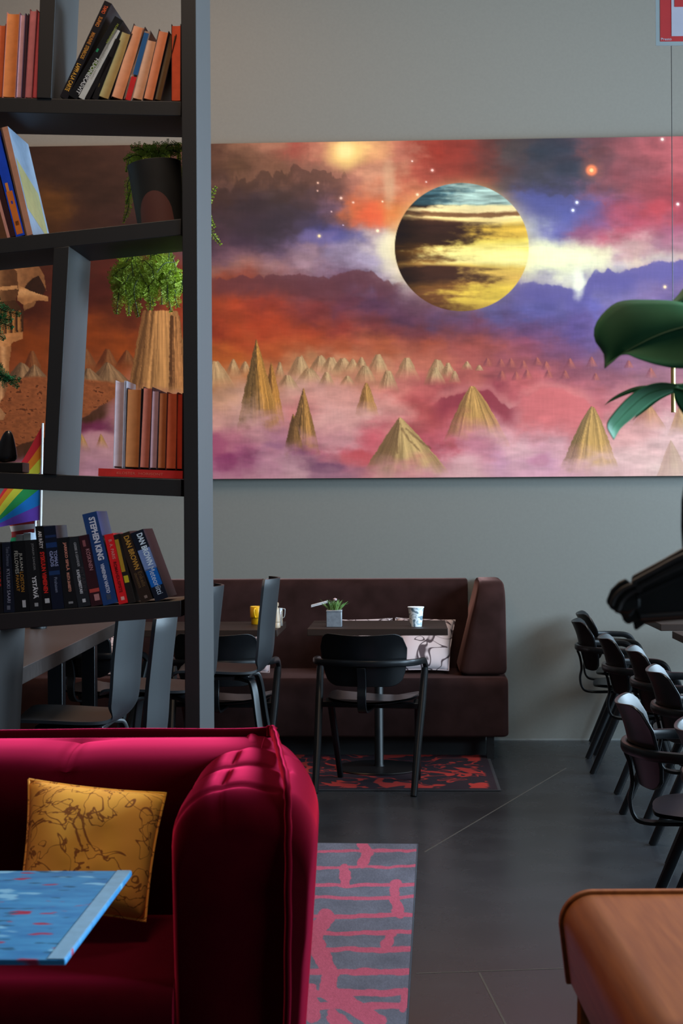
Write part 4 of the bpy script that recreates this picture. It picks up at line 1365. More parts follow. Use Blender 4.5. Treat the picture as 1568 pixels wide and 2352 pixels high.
def book(label, k, bl, br, tl, depth, cover, pages=(196, 178, 150), texts=(), mode='spine', group=None, back=0.012, stripes=(), boards=0.0015, front_art_glare=None, flat_text=(), shift=0.0):
    """bl, br, tl: spine corners in the photograph; k: the shelf it stands on"""
    B0, B1, T0 = Vector(S(*bl)), Vector(S(*br)), Vector(S(*tl))
    v = (T0 - B0)
    h = v.length
    v.normalize()
    u = Vector((v.y, -v.x))
    w = (B1 - B0).dot(u)
    corners = [B0, B0 + u * w]
    # rest the lowest corner on the shelf
    def shelf_z(s):
        za, zb_ = S(0, shy(k, 0)), S(413, shy(k, 413))
        return za[1] + (zb_[1] - za[1]) * (s - za[0]) / (zb_[0] - za[0])
    lift = max(shelf_z(c.x) - c.y for c in corners) + 0.0006 + shift
    B0 = B0 + Vector((0, lift))
    U3, V3 = SS * u.x + Z_AX * u.y, SS * v.x + Z_AX * v.y
    org = SO + SS * B0.x + Z_AX * B0.y + SD * back
    M = Matrix(((U3.x, SD.x, V3.x, org.x), (U3.y, SD.y, V3.y, org.y), (U3.z, SD.z, V3.z, org.z), (0, 0, 0, 1)))
    root = thing('book', label, 'book', group=group, M=M)
    mats = [bmat(cover)] + [bmat(c) for c in [t[5] for t in texts]] + [bmat(s[2]) for s in stripes] + ([bmat(front_art_glare)] if front_art_glare else []) + ([bmat((232, 112, 92))] if flat_text else [])
    e = min(boards, w * 0.2)
    b = MB()
    if mode == 'spine':
        b.box(0, w, 0, e, 0, h)
        b.box(0, e, e, depth, 0, h)
        b.box(w - e, w, e, depth, 0, h)
        mi = 1
        for (s, x0, y0, y1, hgt, colr, bold) in texts:
            # lettering runs down the spine: x0 across (0..1), y0..y1 along (fractions from the top)
            put_text(b, s, (w * x0, -0.0004, h * (1 - y0)), (0, 0, -1), (1, 0, 0), h * (y1 - y0), w * hgt, mi, bold)
            mi += 1
        for (za, zb_, colr, xa, xb) in stripes:
            b.add([(w * xa, -0.0003, h * za), (w * xb, -0.0003, h * za), (w * xb, -0.0003, h * zb_), (w * xa, -0.0003, h * zb_)], [(0, 1, 2, 3)], mi)
            mi += 1
        for s, x0, x1 in flat_text:
            put_text(b, s, (w * x0, -0.0004, h * 0.32), (1, 0, 0), (0, 0, 1), w * (x1 - x0), h * 0.32, mi)
        if front_art_glare:
            b.add([(w + 0.0003, depth * 0.05, h * 0.25), (w + 0.0003, depth * 0.9, h * 0.05), (w + 0.0003, depth * 0.9, h * 0.5), (w + 0.0003, depth * 0.05, h * 0.72)], [(0, 1, 2, 3)], mi)
        b.build('cover', mats, root, fix=False)
        b = MB(); b.box(e, w - e, e, depth - 0.001, 0.0008, h - 0.0008); b.build('page_block', bmat(pages, 0.8, 0.2), root)
    else:
        t = 0.004
        b.box(0, e, 0, depth, 0, h)
        b.box(w - e, w, 0, depth, 0, h)
        b.box(e, w - e, depth - e, depth, 0, h)
        mi = 1
        for (za, zb_, colr, xa, xb) in stripes:
            b.add([(w * xa, -0.0003, h * za), (w * xb, -0.0003, h * za), (w * xb, -0.0003, h * zb_), (w * xa, -0.0003, h * zb_)], [(0, 1, 2, 3)], mi)
            mi += 1
        b.build('cover', mats, root, fix=False)
        b = MB()
        n = 5
        prof = [(e + (w - 2 * e) * i / n, t * 0.5 + 0.0025 * (1 - (2 * i / n - 1) ** 2)) for i in range(n + 1)]
        vs = [(x, y, t) for x, y in prof] + [(x, y, h - t) for x, y in prof]
        m = n + 1
        vs += [(e, depth - e, t), (w - e, depth - e, t), (e, depth - e, h - t), (w - e, depth - e, h - t)]
        fs = [(i, i + 1, i + 1 + m, i + m) for i in range(n)]
        fs += [tuple(range(m, 2 * m)) + (2 * m + 3, 2 * m + 2), tuple(range(m))[::-1] + (2 * m, 2 * m + 1), (0, m, 2 * m + 2, 2 * m), (n, 2 * m + 1, 2 * m + 3, n + m)]
        b.add(vs, fs); b.build('page_block', bmat(tuple(min(250, q * 1.13) for q in pages), 0.8, 0.2), root)
    return root


G1 = 'books on the highest visible shelf'
WH, OR = (205, 205, 205), (214, 112, 52)
# highest shelf, left bay: page edges face the room
for (lab, bl, br, tl, cov, pg) in (
        ('rust orange book cut by the photo edge on the highest shelf', (-16, 223), (2, 223), (-7, 52), (120, 52, 34), (196, 96, 58)),
        ('thick orange-paged book with a pink cover on the highest shelf', (2, 223), (32, 223), (13, 25), (206, 136, 122), (206, 124, 70)),
        ('slim pale pink book beside the thick orange-paged one', (33, 223), (46, 223), (43, 27), (120, 92, 120), (194, 152, 162)),
        ('thin dark plum book between two pink ones', (46.5, 223), (53.5, 223), (56, 27), (58, 38, 50), (72, 48, 60)),
        ('dusty pink book, second from the slanted upright', (54, 223), (70, 223), (66, 17), (160, 92, 100), (190, 116, 122)),
        ('crimson pink book leaning on the slanted upright, highest shelf', (71, 223), (83.5, 223), (84, 20), (140, 44, 54), (186, 82, 90))):
    book(lab, 1, bl, br, tl, 0.15, cov, pg, mode='pages', group=G1)
book('tall black leaning cookbook with golden capitals down its spine', 1, (135, 226), (154, 227), (238, 5), 0.17, (26, 22, 26), (150, 150, 160),
     [('TAPIO', 0.25, 0.04, 0.12, 0.5, (226, 96, 48), 0.015), ('SUINIO', 0.25, 0.155, 0.255, 0.5, (196, 120, 52), 0.015), ('MAUNNE', 0.25, 0.32, 0.44, 0.5, (200, 130, 56), 0.015), ('STENROOS', 0.25, 0.455, 0.59, 0.5, (206, 144, 58), 0.015),
      ('LAPPI A LA CARTE', 0.22, 0.645, 0.925, 0.56, (222, 164, 62), 0.015)], group=G1, boards=0.002)
book('black book with a green leaf mark behind white HUONEKASVIT lettering', 1, (155, 227), (179, 229), (262, 45), 0.14, (16, 18, 22), (140, 150, 150),
     [('HUONEKASVIT', 0.52, 0.50, 0.94, 0.42, (196, 196, 196), 0.02), ('HUONEKASVIEN', 0.60, 0.06, 0.30, 0.24, (150, 160, 60), 0.0)], stripes=((0.30, 0.48, (84, 108, 40), 0.55, 0.95), (0.56, 0.60, (40, 132, 90), 0.12, 0.34)), group=G1)
book('slim white book leaning among the black ones', 1, (178, 229), (193, 230), (261, 70), 0.13, (196, 196, 190), (200, 200, 190), [('HUONEKASVIEN HOITO', 0.3, 0.25, 0.72, 0.32, (160, 160, 150), 0.0)], group=G1)
book('short black leaning book touching the white one', 1, (193, 230), (204, 231), (246, 132), 0.13, (20, 18, 20), (110, 100, 96), group=G1)
book('black leaning filler added for the shaded gap between the white and khaki books', 1, (209, 230), (222, 231), (262, 92), 0.13, (20, 18, 20), (110, 100, 96), stripes=((0.2, 0.26, (110, 92, 40), 0.3, 0.4),), group=G1)  # dark filler volume standing in for the shade between two books
for (lab, bl, br, tl, cov, pg) in (
        ('khaki-paged leaning book with black covers', (222.5, 230), (249, 231), (278, 76), (34, 26, 26), (168, 146, 96)),
        ('peach-paged leaning book with dark covers, tallest beside the khaki one', (252, 231), (281, 232), (305, 61), (52, 30, 30), (212, 142, 104)),
        ('thin book with a blue and red band, between peach-paged books', (282, 231), (300, 232), (326, 68), (150, 120, 104), (168, 140, 122)),
        ('beige-paged leaning book next to the blue and red band', (300.5, 232), (325, 233), (336, 92), (176, 130, 106), (202, 150, 118)),
        ('orange-paged leaning book with a dark cover edge', (326, 232), (350, 233), (363, 70), (44, 26, 26), (206, 124, 86)),
        ('thin dark brown book in the shade beside the upright orange one', (352, 233), (368, 233), (388, 78), (40, 20, 20), (96, 70, 44)),
        ('upright red-orange book against the right post, highest shelf', (391, 233), (413, 233), (391.5, 54), (52, 22, 22), (204, 86, 56))):
    st = ((0.36, 0.95, (44, 92, 140), 0.3, 0.95), (0.0, 0.33, (206, 40, 40), 0.2, 0.9)) if lab.startswith('thin book with a blue') else ()
    book(lab, 1, bl, br, tl, 0.13, cov, pg, mode='pages', group=G1, stripes=st)

G2 = 'picture books leaning at the left of the second shelf'
book('dark brown leaning book cut by the photo edge, second shelf', 2, (14, 545), (34, 545), (-52, 300), 0.2, (56, 26, 26), (190, 130, 110), group=G2, stripes=((0.0, 0.5, (206, 140, 122), 0.0, 0.35),))
book('bright blue picture book with an orange creature on its spine', 2, (34, 543), (55, 541), (-28, 298), 0.2, (28, 70, 190), (206, 160, 130), group=G2,
     stripes=((0.02, 0.42, (214, 112, 42), 0.15, 0.85), (0.42, 0.5, (230, 140, 60), 0.25, 0.55), (0.30, 0.33, (60, 70, 170), 0.4, 0.6), (0.10, 0.14, (120, 50, 30), 0.3, 0.7)))
book('grey-blue picture book with a painted landscape on its front cover', 2, (56, 541), (73, 539), (-2, 292), 0.2, (132, 150, 172), (206, 150, 120), group=G2, front_art_glare=(160, 152, 100), stripes=((0.0, 1.0, (96, 66, 50), 0.0, 0.22), (0.0, 1.0, (190, 132, 104), 0.22, 1.0)))

G3 = 'books standing on the flat red one'
red = book('red hardback lying flat at the right end of the third shelf', 3, (223, 1094), (417, 1102), (223.6, 1076), 0.15, (214, 50, 44), (200, 170, 150), [], group=None, boards=0.003, flat_text=(('KLOSTER', 0.22, 0.44), ('HORISONT', 0.48, 0.77)))
for (lab, bl, br, tl, cov, pg) in (
        ('tall off-white book, leftmost on the flat red one', (257.5, 1077), (279, 1078), (263, 876), (214, 206, 214), (196, 172, 176)),
        ('thin slate-edged book with a white top beside the off-white one', (279.5, 1078), (283.5, 1078), (284.5, 877), (196, 200, 214), (170, 160, 170)),
        ('wide tan-paged book standing on the flat red one', (284, 1078), (317, 1079), (290.5, 893), (52, 40, 44), (194, 122, 72)),
        ('salmon-paged book with dark cover next to the wide tan one', (318, 1079), (340, 1080), (327, 890), (44, 32, 36), (190, 108, 88)),
        ('slim lilac-grey book standing on the flat red one', (341, 1080), (358, 1081), (347, 897), (86, 60, 70), (190, 150, 156)),
        ('brown-paged book with a white top edge on the flat red one', (359, 1081), (378, 1082), (364, 902), (36, 24, 26), (174, 96, 56)),
        ('orange-paged book, second from the right post', (378.5, 1082), (402, 1083), (383.5, 903), (120, 40, 28), (196, 88, 54)),
        ('red-orange book touching the right post, third shelf', (403, 1083), (417, 1083), (404, 905), (40, 22, 22), (190, 62, 40))):
    book(lab, 3, bl, br, tl, 0.12, cov, pg, mode='pages', group=G3, shift=0.0235)

G4 = 'paperbacks on the lowest visible shelf'
PB = dict(depth=0.12, group=G4)
book('black paperback with red lettering cut by the photo edge', 4, (-22, 1409), (5, 1408), (-30, 1246), 0.12, (20, 18, 20), texts=[('RIKOS', 0.55, 0.35, 0.62, 0.36, (190, 46, 36), 0.02)], group=G4)
book('dark navy paperback with wide-spaced pale title, leftmost whole spine', 4, (6, 1408), (31, 1407), (1.5, 1247), 0.12, (20, 24, 38), texts=[('Taina Devereux', 0.35, 0.06, 0.34, 0.3, (100, 104, 120), 0.0), ('KYLLIKKI SAARI', 0.35, 0.38, 0.86, 0.3, (140, 140, 156), 0.0)], stripes=((0.04, 0.10, (90, 92, 104), 0.3, 0.6),), group=G4)
book('thick black paperback with two-line white and gold title', 4, (31.5, 1406), (65, 1405), (20.5, 1243), 0.12, (12, 12, 14), texts=[('JULIAN', 0.52, 0.17, 0.42, 0.24, (176, 172, 160), 0.0), ('LOISTON', 0.52, 0.44, 0.72, 0.24, (176, 122, 44), 0.0), ('FELLOWES', 0.22, 0.14, 0.46, 0.24, (176, 172, 160), 0.0), ('PÄIVÄT', 0.22, 0.48, 0.71, 0.24, (176, 122, 44), 0.0)],
     stripes=((0.06, 0.16, (170, 168, 168), 0.55, 0.78),), group=G4)
book('black paperback with big white YSTÄVÄ on the spine', 4, (66, 1404), (96, 1402), (52.5, 1241), 0.12, (22, 22, 24), texts=[('JOAKIM ZANDER', 0.5, 0.05, 0.43, 0.2, (130, 128, 128), 0.0), ('YSTÄVÄ', 0.36, 0.51, 0.83, 0.4, (200, 198, 198), 0.03)], stripes=((0.06, 0.11, (150, 150, 150), 0.4, 0.68),), group=G4)
book('black paperback with white author and red title, taller than its neighbours', 4, (97, 1401), (116, 1400), (77.5, 1208), 0.12, (14, 12, 14), texts=[('ARI RÄTY', 0.3, 0.06, 0.27, 0.5, (200, 190, 186), 0.03), ('SYSKUUN VIIMEINEN', 0.28, 0.31, 0.80, 0.52, (214, 40, 32), 0.03)], stripes=((0.08, 0.135, (180, 180, 180), 0.3, 0.85),), group=G4)
book('dark blue paperback with blue bands and pale two-line author name', 4, (117.5, 1399), (145, 1397), (97, 1208), 0.12, (16, 22, 40), (150, 160, 170), texts=[('TOMAS', 0.62, 0.30, 0.49, 0.28, (134, 140, 176), 0.03), ('GADS', 0.26, 0.30, 0.49, 0.30, (134, 140, 176), 0.03), ('Pirahainen', 0.42, 0.62, 0.80, 0.26, (120, 128, 150), 0.0)],
     stripes=((0.74, 0.80, (26, 52, 100), 0.05, 0.95), (0.86, 0.89, (30, 46, 84), 0.05, 0.95), (0.41, 0.46, (28, 54, 96), 0.05, 0.95)), group=G4)
book('black paperback with salmon capitals down the spine', 4, (146, 1396), (176, 1395), (127.5, 1234), 0.12, (20, 20, 22), texts=[('JARKKO SIPILÄ', 0.42, 0.07, 0.47, 0.32, (206, 132, 112), 0.03), ('MUSTA SAARISTO', 0.45, 0.50, 0.77, 0.22, (206, 140, 118), 0.03)], stripes=((0.06, 0.09, (130, 130, 130), 0.35, 0.7),), group=G4)
book('charcoal paperback with two white names and a round mark', 4, (177.5, 1395), (206, 1393), (150, 1235), 0.12, (34, 36, 40), texts=[('GREBE & LEANDER', 0.5, 0.08, 0.43, 0.2, (150, 150, 152), 0.02), ('KAPELLIMESTARI', 0.34, 0.47, 0.81, 0.24, (196, 196, 198), 0.03), ('PIITARIN', 0.62, 0.44, 0.78, 0.30, (64, 58, 62), 0.0)], stripes=((0.06, 0.11, (190, 190, 190), 0.42, 0.68),), group=G4)
book('dark wine-red paperback with pale red author name', 4, (207.5, 1393), (234, 1391), (176, 1231), 0.12, (52, 22, 28), texts=[('KOSKINEN', 0.45, 0.20, 0.50, 0.34, (190, 130, 134), 0.0)], stripes=((0.19, 0.24, (184, 70, 62), 0.1, 0.95), (0.07, 0.16, (176, 120, 118), 0.4, 0.85), (0.84, 0.93, (140, 80, 84), 0.3, 0.55)), group=G4)
book('thick blue paperback with bold white capitals, tallest on its shelf', 4, (235, 1391), (269, 1388), (186, 1181), 0.125, (32, 62, 112), (170, 190, 206), texts=[('STEPHEN KING', 0.36, 0.05, 0.52, 0.44, (206, 206, 216), 0.04), ('VIIMEINEN VARTIO', 0.42, 0.56, 0.88, 0.26, (196, 198, 214), 0.03)], stripes=((0.05, 0.11, (60, 70, 90), 0.35, 0.65),), group=G4, front_art_glare=(150, 178, 204))  # pale front patch is window glare painted onto the blue cover
book('bright red paperback with slim white and black capitals', 4, (271, 1389), (292, 1386), (236.5, 1229), 0.12, (222, 30, 34), (190, 160, 110), texts=[('B. A. PARIS', 0.36, 0.08, 0.36, 0.34, (224, 150, 140), 0.0), ('ROMAHDUSPISTE', 0.36, 0.40, 0.84, 0.34, (104, 12, 14), 0.02)], stripes=((0.05, 0.10, (230, 160, 150), 0.35, 0.72),), group=G4)
book('thin dark paperback with yellow patches beside the red one', 4, (293, 1386), (309, 1384), (257.5, 1228), 0.115, (36, 30, 26), (190, 160, 130), stripes=((0.46, 0.93, (176, 136, 40), 0.05, 0.6), (0.30, 0.40, (196, 176, 40), 0.15, 0.8)), group=G4)
book('brown leaning paperback with golden capitals', 4, (322, 1384), (350, 1379), (268, 1228), 0.115, (46, 32, 24), (150, 110, 90), texts=[('DAN BROWN', 0.40, 0.05, 0.54, 0.44, (196, 142, 58), 0.02), ('Enkelit', 0.55, 0.58, 0.80, 0.32, (110, 84, 52), 0.0), ('demonit', 0.22, 0.58, 0.80, 0.28, (110, 84, 52), 0.0)], stripes=((0.04, 0.08, (130, 110, 100), 0.4, 0.65),), group=G4)
book('leaning paperback with icy blue spine and white capitals, nearest the post', 4, (355, 1380), (386, 1374), (297, 1223), 0.13, (20, 26, 40), (120, 120, 130), texts=[('DAN BROWN', 0.40, 0.04, 0.50, 0.44, (220, 236, 250), 0.03), ('Meteoriitti', 0.34, 0.53, 0.92, 0.44, (196, 212, 230), 0.0)],
     stripes=((0.20, 0.46, (20, 100, 186), 0.08, 0.95), (0.44, 0.74, (118, 142, 190), 0.06, 0.98)), group=G4)
# two small books behind
for (lab, bl, br, tl) in (('small pale book peeping over the navy paperback', (2, 1400), (18, 1400), (0, 1222)), ('small white-edged book behind the thick black paperback', (19, 1400), (36, 1400), (18, 1219))):
    book(lab, 4, bl, br, tl, 0.08, (176, 190, 206), (150, 140, 120), group='small books behind the paperbacks', back=0.15)


# ------------------------------------------------------------------ ferns
M_fern = mat('bright fern green', lin(186, 206, 70), 0.55, 0.25, 30)
M_fern2 = mat('dark fern green', lin(80, 160, 100), 0.55, 0.25, 30)
M_stem = mat('fern stem', lin(52, 66, 30), 0.6)


def frond(mb, stem, path, w, rnd, step=0.006, mi=0):
    pth = curve_pts(path, 60)
    stem.tube(pth[::4] + [pth[-1]], [0.0012] * (len(pth[::4]) + 1), 5)
    n = len(pth)
    d, last = 0, None
    for i in range(1, n):
        d += (pth[i] - pth[i - 1]).length
        if last is not None and d - last < step: continue
        last = d
        t = (pth[min(i + 1, n - 1)] - pth[i - 1]).normalized()
        side = t.cross(Vector((0.2 * rnd.uniform(-1, 1), 1, 0.3 * rnd.uniform(-1, 1)))).normalized()
        q = i / n
        ln = w * (math.sin(math.pi * (0.12 + 0.85 * q)) ** 0.7) * rnd.uniform(0.8, 1.15)
        for s in (-1, 1):
            dirn = (side * s + t * rnd.uniform(0.35, 0.7) + Vector((0, rnd.uniform(-.5, .5), -0.15))).normalized()
            m = max(3, int(ln / 0.004))
            for j in range(m):
                a = pth[i] + dirn * ln * j / m
                for s2 in (-1, 1):
                    lf = (dirn * 0.9 + dirn.cross(Vector((0, 1, 0.2))).normalized() * s2 * 0.9 + Vector((0, rnd.uniform(-.4, .4), 0))).normalized()
                    l2 = ln * 0.22 * (1 - 0.5 * j / m) + 0.002
                    wv = lf.cross(Vector((rnd.uniform(-.3, .3), 1, rnd.uniform(-.3, .3)))).normalized() * 0.0017
                    mid = a + lf * l2 * 0.5
                    mb.add([a, mid + wv, a + lf * l2, mid - wv], [(0, 1, 2, 3)], mi)


rnd = random.Random(5)
pot_c = SO + SS * S(352, 500)[0] + SD * 0.115
zb = S(352, 512)[1]
pot = thing('potted_fern', 'black pot with a rounded pink-brown patch and trailing light green fern, on the second shelf', 'plant', (pot_c.x, pot_c.y, zb + 0.004), SA)
pot.rotation_euler = (0, -0.106, SA)
rp_t, rp_b, hp = 0.073, 0.062, 0.178
# tilt of the shelf under the pot
b = MB(); b.lathe([(0.0, 0.0), (rp_b - 0.004, 0.0), (rp_b, 0.004), (rp_t, hp - 0.002), (rp_t - 0.002, hp), (rp_t - 0.006, hp), (rp_t - 0.008, hp - 0.02), (0.0, hp - 0.022)], 48)
M_pot = mat('matt black glaze', (0.020, 0.021, 0.022), 0.55, 0.1)
pot_m = b.build('pot', M_pot, pot)
# the rounded patch follows the pot's face
rows = []
for i in range(17):
    u = -1 + 2 * i / 16
    row = []
    for j in range(9):
        z = 0.004 + (0.088 * math.sqrt(max(0, 1 - u * u))) * j / 8
        r_ = rp_b + (rp_t - rp_b) * z / hp + 0.0006
        a = -math.pi / 2 + u * 0.80
        row.append((r_ * math.cos(a), r_ * math.sin(a), z))
    rows.append(row)
b = MB(); b.grid(rows); b.build('patch', mat('pink brown glaze', lin(112, 70, 66), 0.6, 0.05), pot_m, fix=False)
b = MB(); b.lathe([(0, hp - 0.021), (rp_t - 0.009, hp - 0.021), (0, hp - 0.015)], 24); b.build('soil', mat('dark soil', (0.012, 0.009, 0.007), 0.95, 0.4, 80), pot)
fo, st = MB(), MB()
MI = Matrix.Translation((pot_c.x, pot_c.y, zb + 0.004)) @ Matrix.Rotation(SA, 4, 'Z') @ Matrix.Rotation(-0.106, 4, 'Y')
MIi = MI.inverted()
loc = lambda p: MIi @ Vector(p)
DB = 4.31
top = Vector((0, 0.02, hp - 0.02))
hang = [(285, 720), (268, 660), (300, 700), (322, 726), (345, 708), (370, 690), (395, 712), (405, 680), (350, 668), (322, 640), (300, 640), (380, 640), (408, 640), (275, 700), (360, 725), (338, 690), (398, 650), (312, 672), (330, 600), (360, 610), (390, 610)]
def fern_stem(ctrl):
    q = [top, Vector((0.02, 0.085, hp + 0.01))] + [loc(P(px, py, dd)) for px, py, dd in ctrl]
    q = curve_pts(q, 50)
    st.tube(q, [0.0016] * len(q), 5)
    return q


spray = [([(318, 560, DB), (302, 600, DB + .02), (306, 640, DB + .03), (296, 668, DB + .03)], [(262, 668), (256, 650), (272, 690), (268, 722), (300, 700), (290, 676), (330, 655), (262, 636)]),
         ([(330, 560, DB + .01), (318, 610, DB + .03), (330, 660, DB + .04), (322, 690, DB + .04)], [(296, 722), (318, 728), (345, 712), (340, 690), (352, 660), (300, 690), (360, 640)]),
         ([(352, 560, DB + .02), (345, 600, DB + .04), (362, 640, DB + .05), (385, 650, DB + .05)], [(372, 700), (392, 690), (404, 672), (372, 620), (398, 632), (352, 700), (330, 612)]),
         ([(392, 560, DB + .02), (402, 610, DB + .04), (408, 650, DB + .05), (400, 690, DB + .05)], [(392, 714), (408, 706), (384, 690), (414, 672), (376, 600), (388, 640), (412, 625)])]
for ctrl, tips in spray:
    q = fern_stem(ctrl)
    nq = len(q)
    for k, (px, py) in enumerate(tips):
        e = loc(P(px, py, DB + rnd.uniform(0, 0.07)))
        a0 = q[int(nq * (0.62 + 0.36 * k / len(tips)))]
        mid = a0.lerp(e, 0.5) + Vector((0.012 * (1 if e.x > a0.x else -1), rnd.uniform(-.01, .01), 0.016))
        frond(fo, st, [a0, mid, e], 0.026, rnd, 0.0055)
        e2 = a0.lerp(e, 0.6) + Vector((rnd.uniform(-.02, .02), rnd.uniform(-.01, .02), rnd.uniform(0.0, .02)))
        if k < 5:
            b0_ = q[int(nq * (0.45 + 0.05 * k))]
            e3 = loc(P(px * 0.6 + 340 * 0.4 + rnd.uniform(-25, 25), 592 + 13 * k + rnd.uniform(-8, 12), DB + rnd.uniform(0, .06)))
            frond(fo, st, [b0_, b0_.lerp(e3, 0.5) + Vector((0, 0, .012)), e3], 0.024, rnd, 0.0055)
        frond(fo, st, [a0, a0.lerp(e2, 0.5) + Vector((0, 0, .008)), e2], 0.022, rnd, 0.0055)
for k in range(26):
    a = rnd.uniform(0, 2 * math.pi)
    rr = rnd.uniform(0.05, 0.11)
    e = Vector((rr * math.cos(a), rr * math.sin(a) * 0.8 + 0.02, hp + rnd.uniform(0.0, 0.055)))
    e.x = max(-0.075, min(e.x + 0.01, 0.07))
    frond(fo, st, [top, top.lerp(e, 0.5) + Vector((0, 0, 0.03)), e], 0.020, rnd, 0.007)
for (px, py, q) in ((497, 428, 480), (506, 560, 500), (492, 520, 470)):
    e = loc(P(px, py, DB)); m = loc(P(462, q, DB))
    frond(fo, st, [top, Vector((0.06, 0.12, hp - 0.01)), m, e], 0.020, rnd)
for (px, py) in ((290, 395), (290, 470), (284, 510), (408, 420), (410, 370), (409, 470)):
    e = loc(P(px, py, 4.20)); m = loc(P(px + (12 if px < 350 else 0), py - 40, 4.22))
    frond(fo, st, [top, Vector((m.x * 0.9, 0.09, hp - 0.01)), m, e], 0.014, rnd)
fo.build('foliage', M_fern, pot, fix=False)
st.build('stem', M_stem, pot)
# a second trailing plant, its pot beyond the left edge of the photograph
x2, z2 = S(-90, 555)
q0 = SO + SS * x2 + SD * 0.12
pl2 = thing('potted_fern', 'dark green trailing sprigs at the left photo edge, in front of the bronze figure', 'plant', (q0.x, q0.y, S(-90, shy(2, -90))[1] + 0.001 + 0.012), SA)
b = MB(); b.lathe([(0, 0), (0.05, 0), (0.062, 0.12), (0.056, 0.12), (0.05, 0.105), (0, 0.105)], 32); b.build('pot', M_pot, pl2)
fo, st = MB(), MB()
MIi = (Matrix.Translation(pl2.location) @ Matrix.Rotation(SA, 4, 'Z')).inverted()
for (px, py, mx, my) in ((44, 722, -10, 700), (28, 752, -20, 720), (8, 778, -30, 730), (40, 888, -20, 820), (44, 872, -10, 850), (20, 868, -40, 830), (-10, 800, -40, 700), (26, 735, -30, 715)):
    e, m = loc(P(px, py, DB)), loc(P(mx, my, DB))
    up = loc(P(-70, 590, DB))
    frond(fo, st, [Vector((0, 0, 0.11)), Vector((0.01, 0.12, 0.13)), up, m, e], 0.032, rnd, 0.0045)
fo.build('foliage', M_fern2, pl2, fix=False)
st.build('stem', M_stem, pl2)

# ------------------------------------------------------------------ dark figurine and the rainbow flags
fx, fz = S(0, shy(3, 0))
fg0 = SO + SS * (S(8, 1085)[0]) + SD * 0.06
fg = thing('figurine', 'small black figurine on a dark block at the left photo edge, third shelf', 'figurine', (fg0.x, fg0.y, S(8, shy(3, 8))[1] + 0.001), SA)
wpx = 4.06 / F_PX
b = MB(); b.box(-62 * wpx, 29 * wpx, 0, 0.07, 0, 24 * wpx); b.build('block', mat('black stone', (0.012, 0.012, 0.013), 0.4, 0.2), fg, bevel=0.002)
b = MB()
ctrl = [(-22, 24, 20), (-20, 40, 21), (-16, 62, 15), (-14, 80, 11), (-13, 92, 8), (-12, 100, 3)]
rows = []
for cx_, z_, r_ in ctrl:
    rows.append([(cx_ * wpx + 1.45 * r_ * wpx * math.cos(t), 0.035 + r_ * wpx * math.sin(t), z_ * wpx) for t in [2 * math.pi * k / 18 for k in range(18)]])
b.grid(rows, False, True, 0, True); b.build('body', mat('black glazed ceramic', (0.012, 0.012, 0.015), 0.25, 0.2), fg, subsurf=1)

RB = [(214, 34, 44), (236, 130, 24), (222, 216, 60), (40, 160, 84), (20, 132, 222), (112, 72, 196)]


def flag(label, base, top_pt, corners, stripes, nu, nv, group, seed, uvdir=None):
    root = thing('hand_flag', label, 'flag', base, 0, group)
    b = MB(); b.tube([(0, 0, 0), Vector(top_pt) - Vector(base)], 0.005, 8); b.build('stick', mat('white flag stick', (0.6, 0.6, 0.6), 0.4), root)
    b = MB(); b.lathe([(0.0, 0.0005), (0.035, 0.0005), (0.035, 0.012), (0.012, 0.03), (0.012, 0.05), (0, 0.05)], 20); b.build('stand', M_blackmetal, root)
    tl, tr, br, bl = [Vector(c) - Vector(base) for c in corners]
    b = MB()
    fold = lambda u, v: 0.02 * math.sin(u * 7 + v * 3 + seed) * u
    for i in range(nu):
        for j in range(nv):
            q = []
            for a, c in ((i, j), (i + 1, j), (i + 1, j + 1), (i, j + 1)):
                u, v = a / nu, c / nv
                p = (tl * (1 - u) + tr * u) * (1 - v) + (bl * (1 - u) + br * u) * v
                q.append(p + Vector((0.006 * math.sin(v * 9 + u * 4), fold(u, v), 0)))
            b.add(q, [(0, 1, 2, 3)], min(len(stripes) - 1, int((j + 0.5) / nv * len(stripes))))
    ms = [mat('flag cloth', lin(*c), 0.7, 0.05, 30) for c in stripes]
    o = b.build('cloth', ms, root, fix=False)
    bm = bmesh.new(); bm.from_mesh(o.data); bmesh.ops.remove_doubles(bm, verts=bm.verts, dist=1e-5); bm.to_mesh(o.data); bm.free()
    return root


FD = 6.45
fb = PZ(84, 1443, 0.90) if False else None
pt = P(98, 972, FD)
pb = Vector((P(88, 1300, FD).x, P(88, 1300, FD).y, 0.9005))
flag('rainbow hand flag on a white stick, drooping behind the third shelf', pb, pt,
     [P(98, 975, FD), P(-55, 1228, FD + 0.05), P(-30, 1216, FD + 0.07), P(92, 1194, FD)], RB[::1], 10, 24, 'hand flags on the high table', 0.5)
pt2 = P(82, 1192, FD + 0.12)
pb2 = Vector((P(70, 1300, FD + 0.12).x, P(70, 1300, FD + 0.12).y, 0.9005))
flag('teal and dark red hand flag with a white arc, below the rainbow one', pb2, pt2,
     [P(84, 1190, FD + .13), P(24, 1195, FD + .2), P(28, 1275, FD + .2), P(78, 1262, FD + .13)], [(150, 34, 34), (190, 190, 186), (150, 34, 34), (30, 150, 90), (28, 150, 176), (28, 150, 176)], 8, 18, 'hand flags on the high table', 2.0)

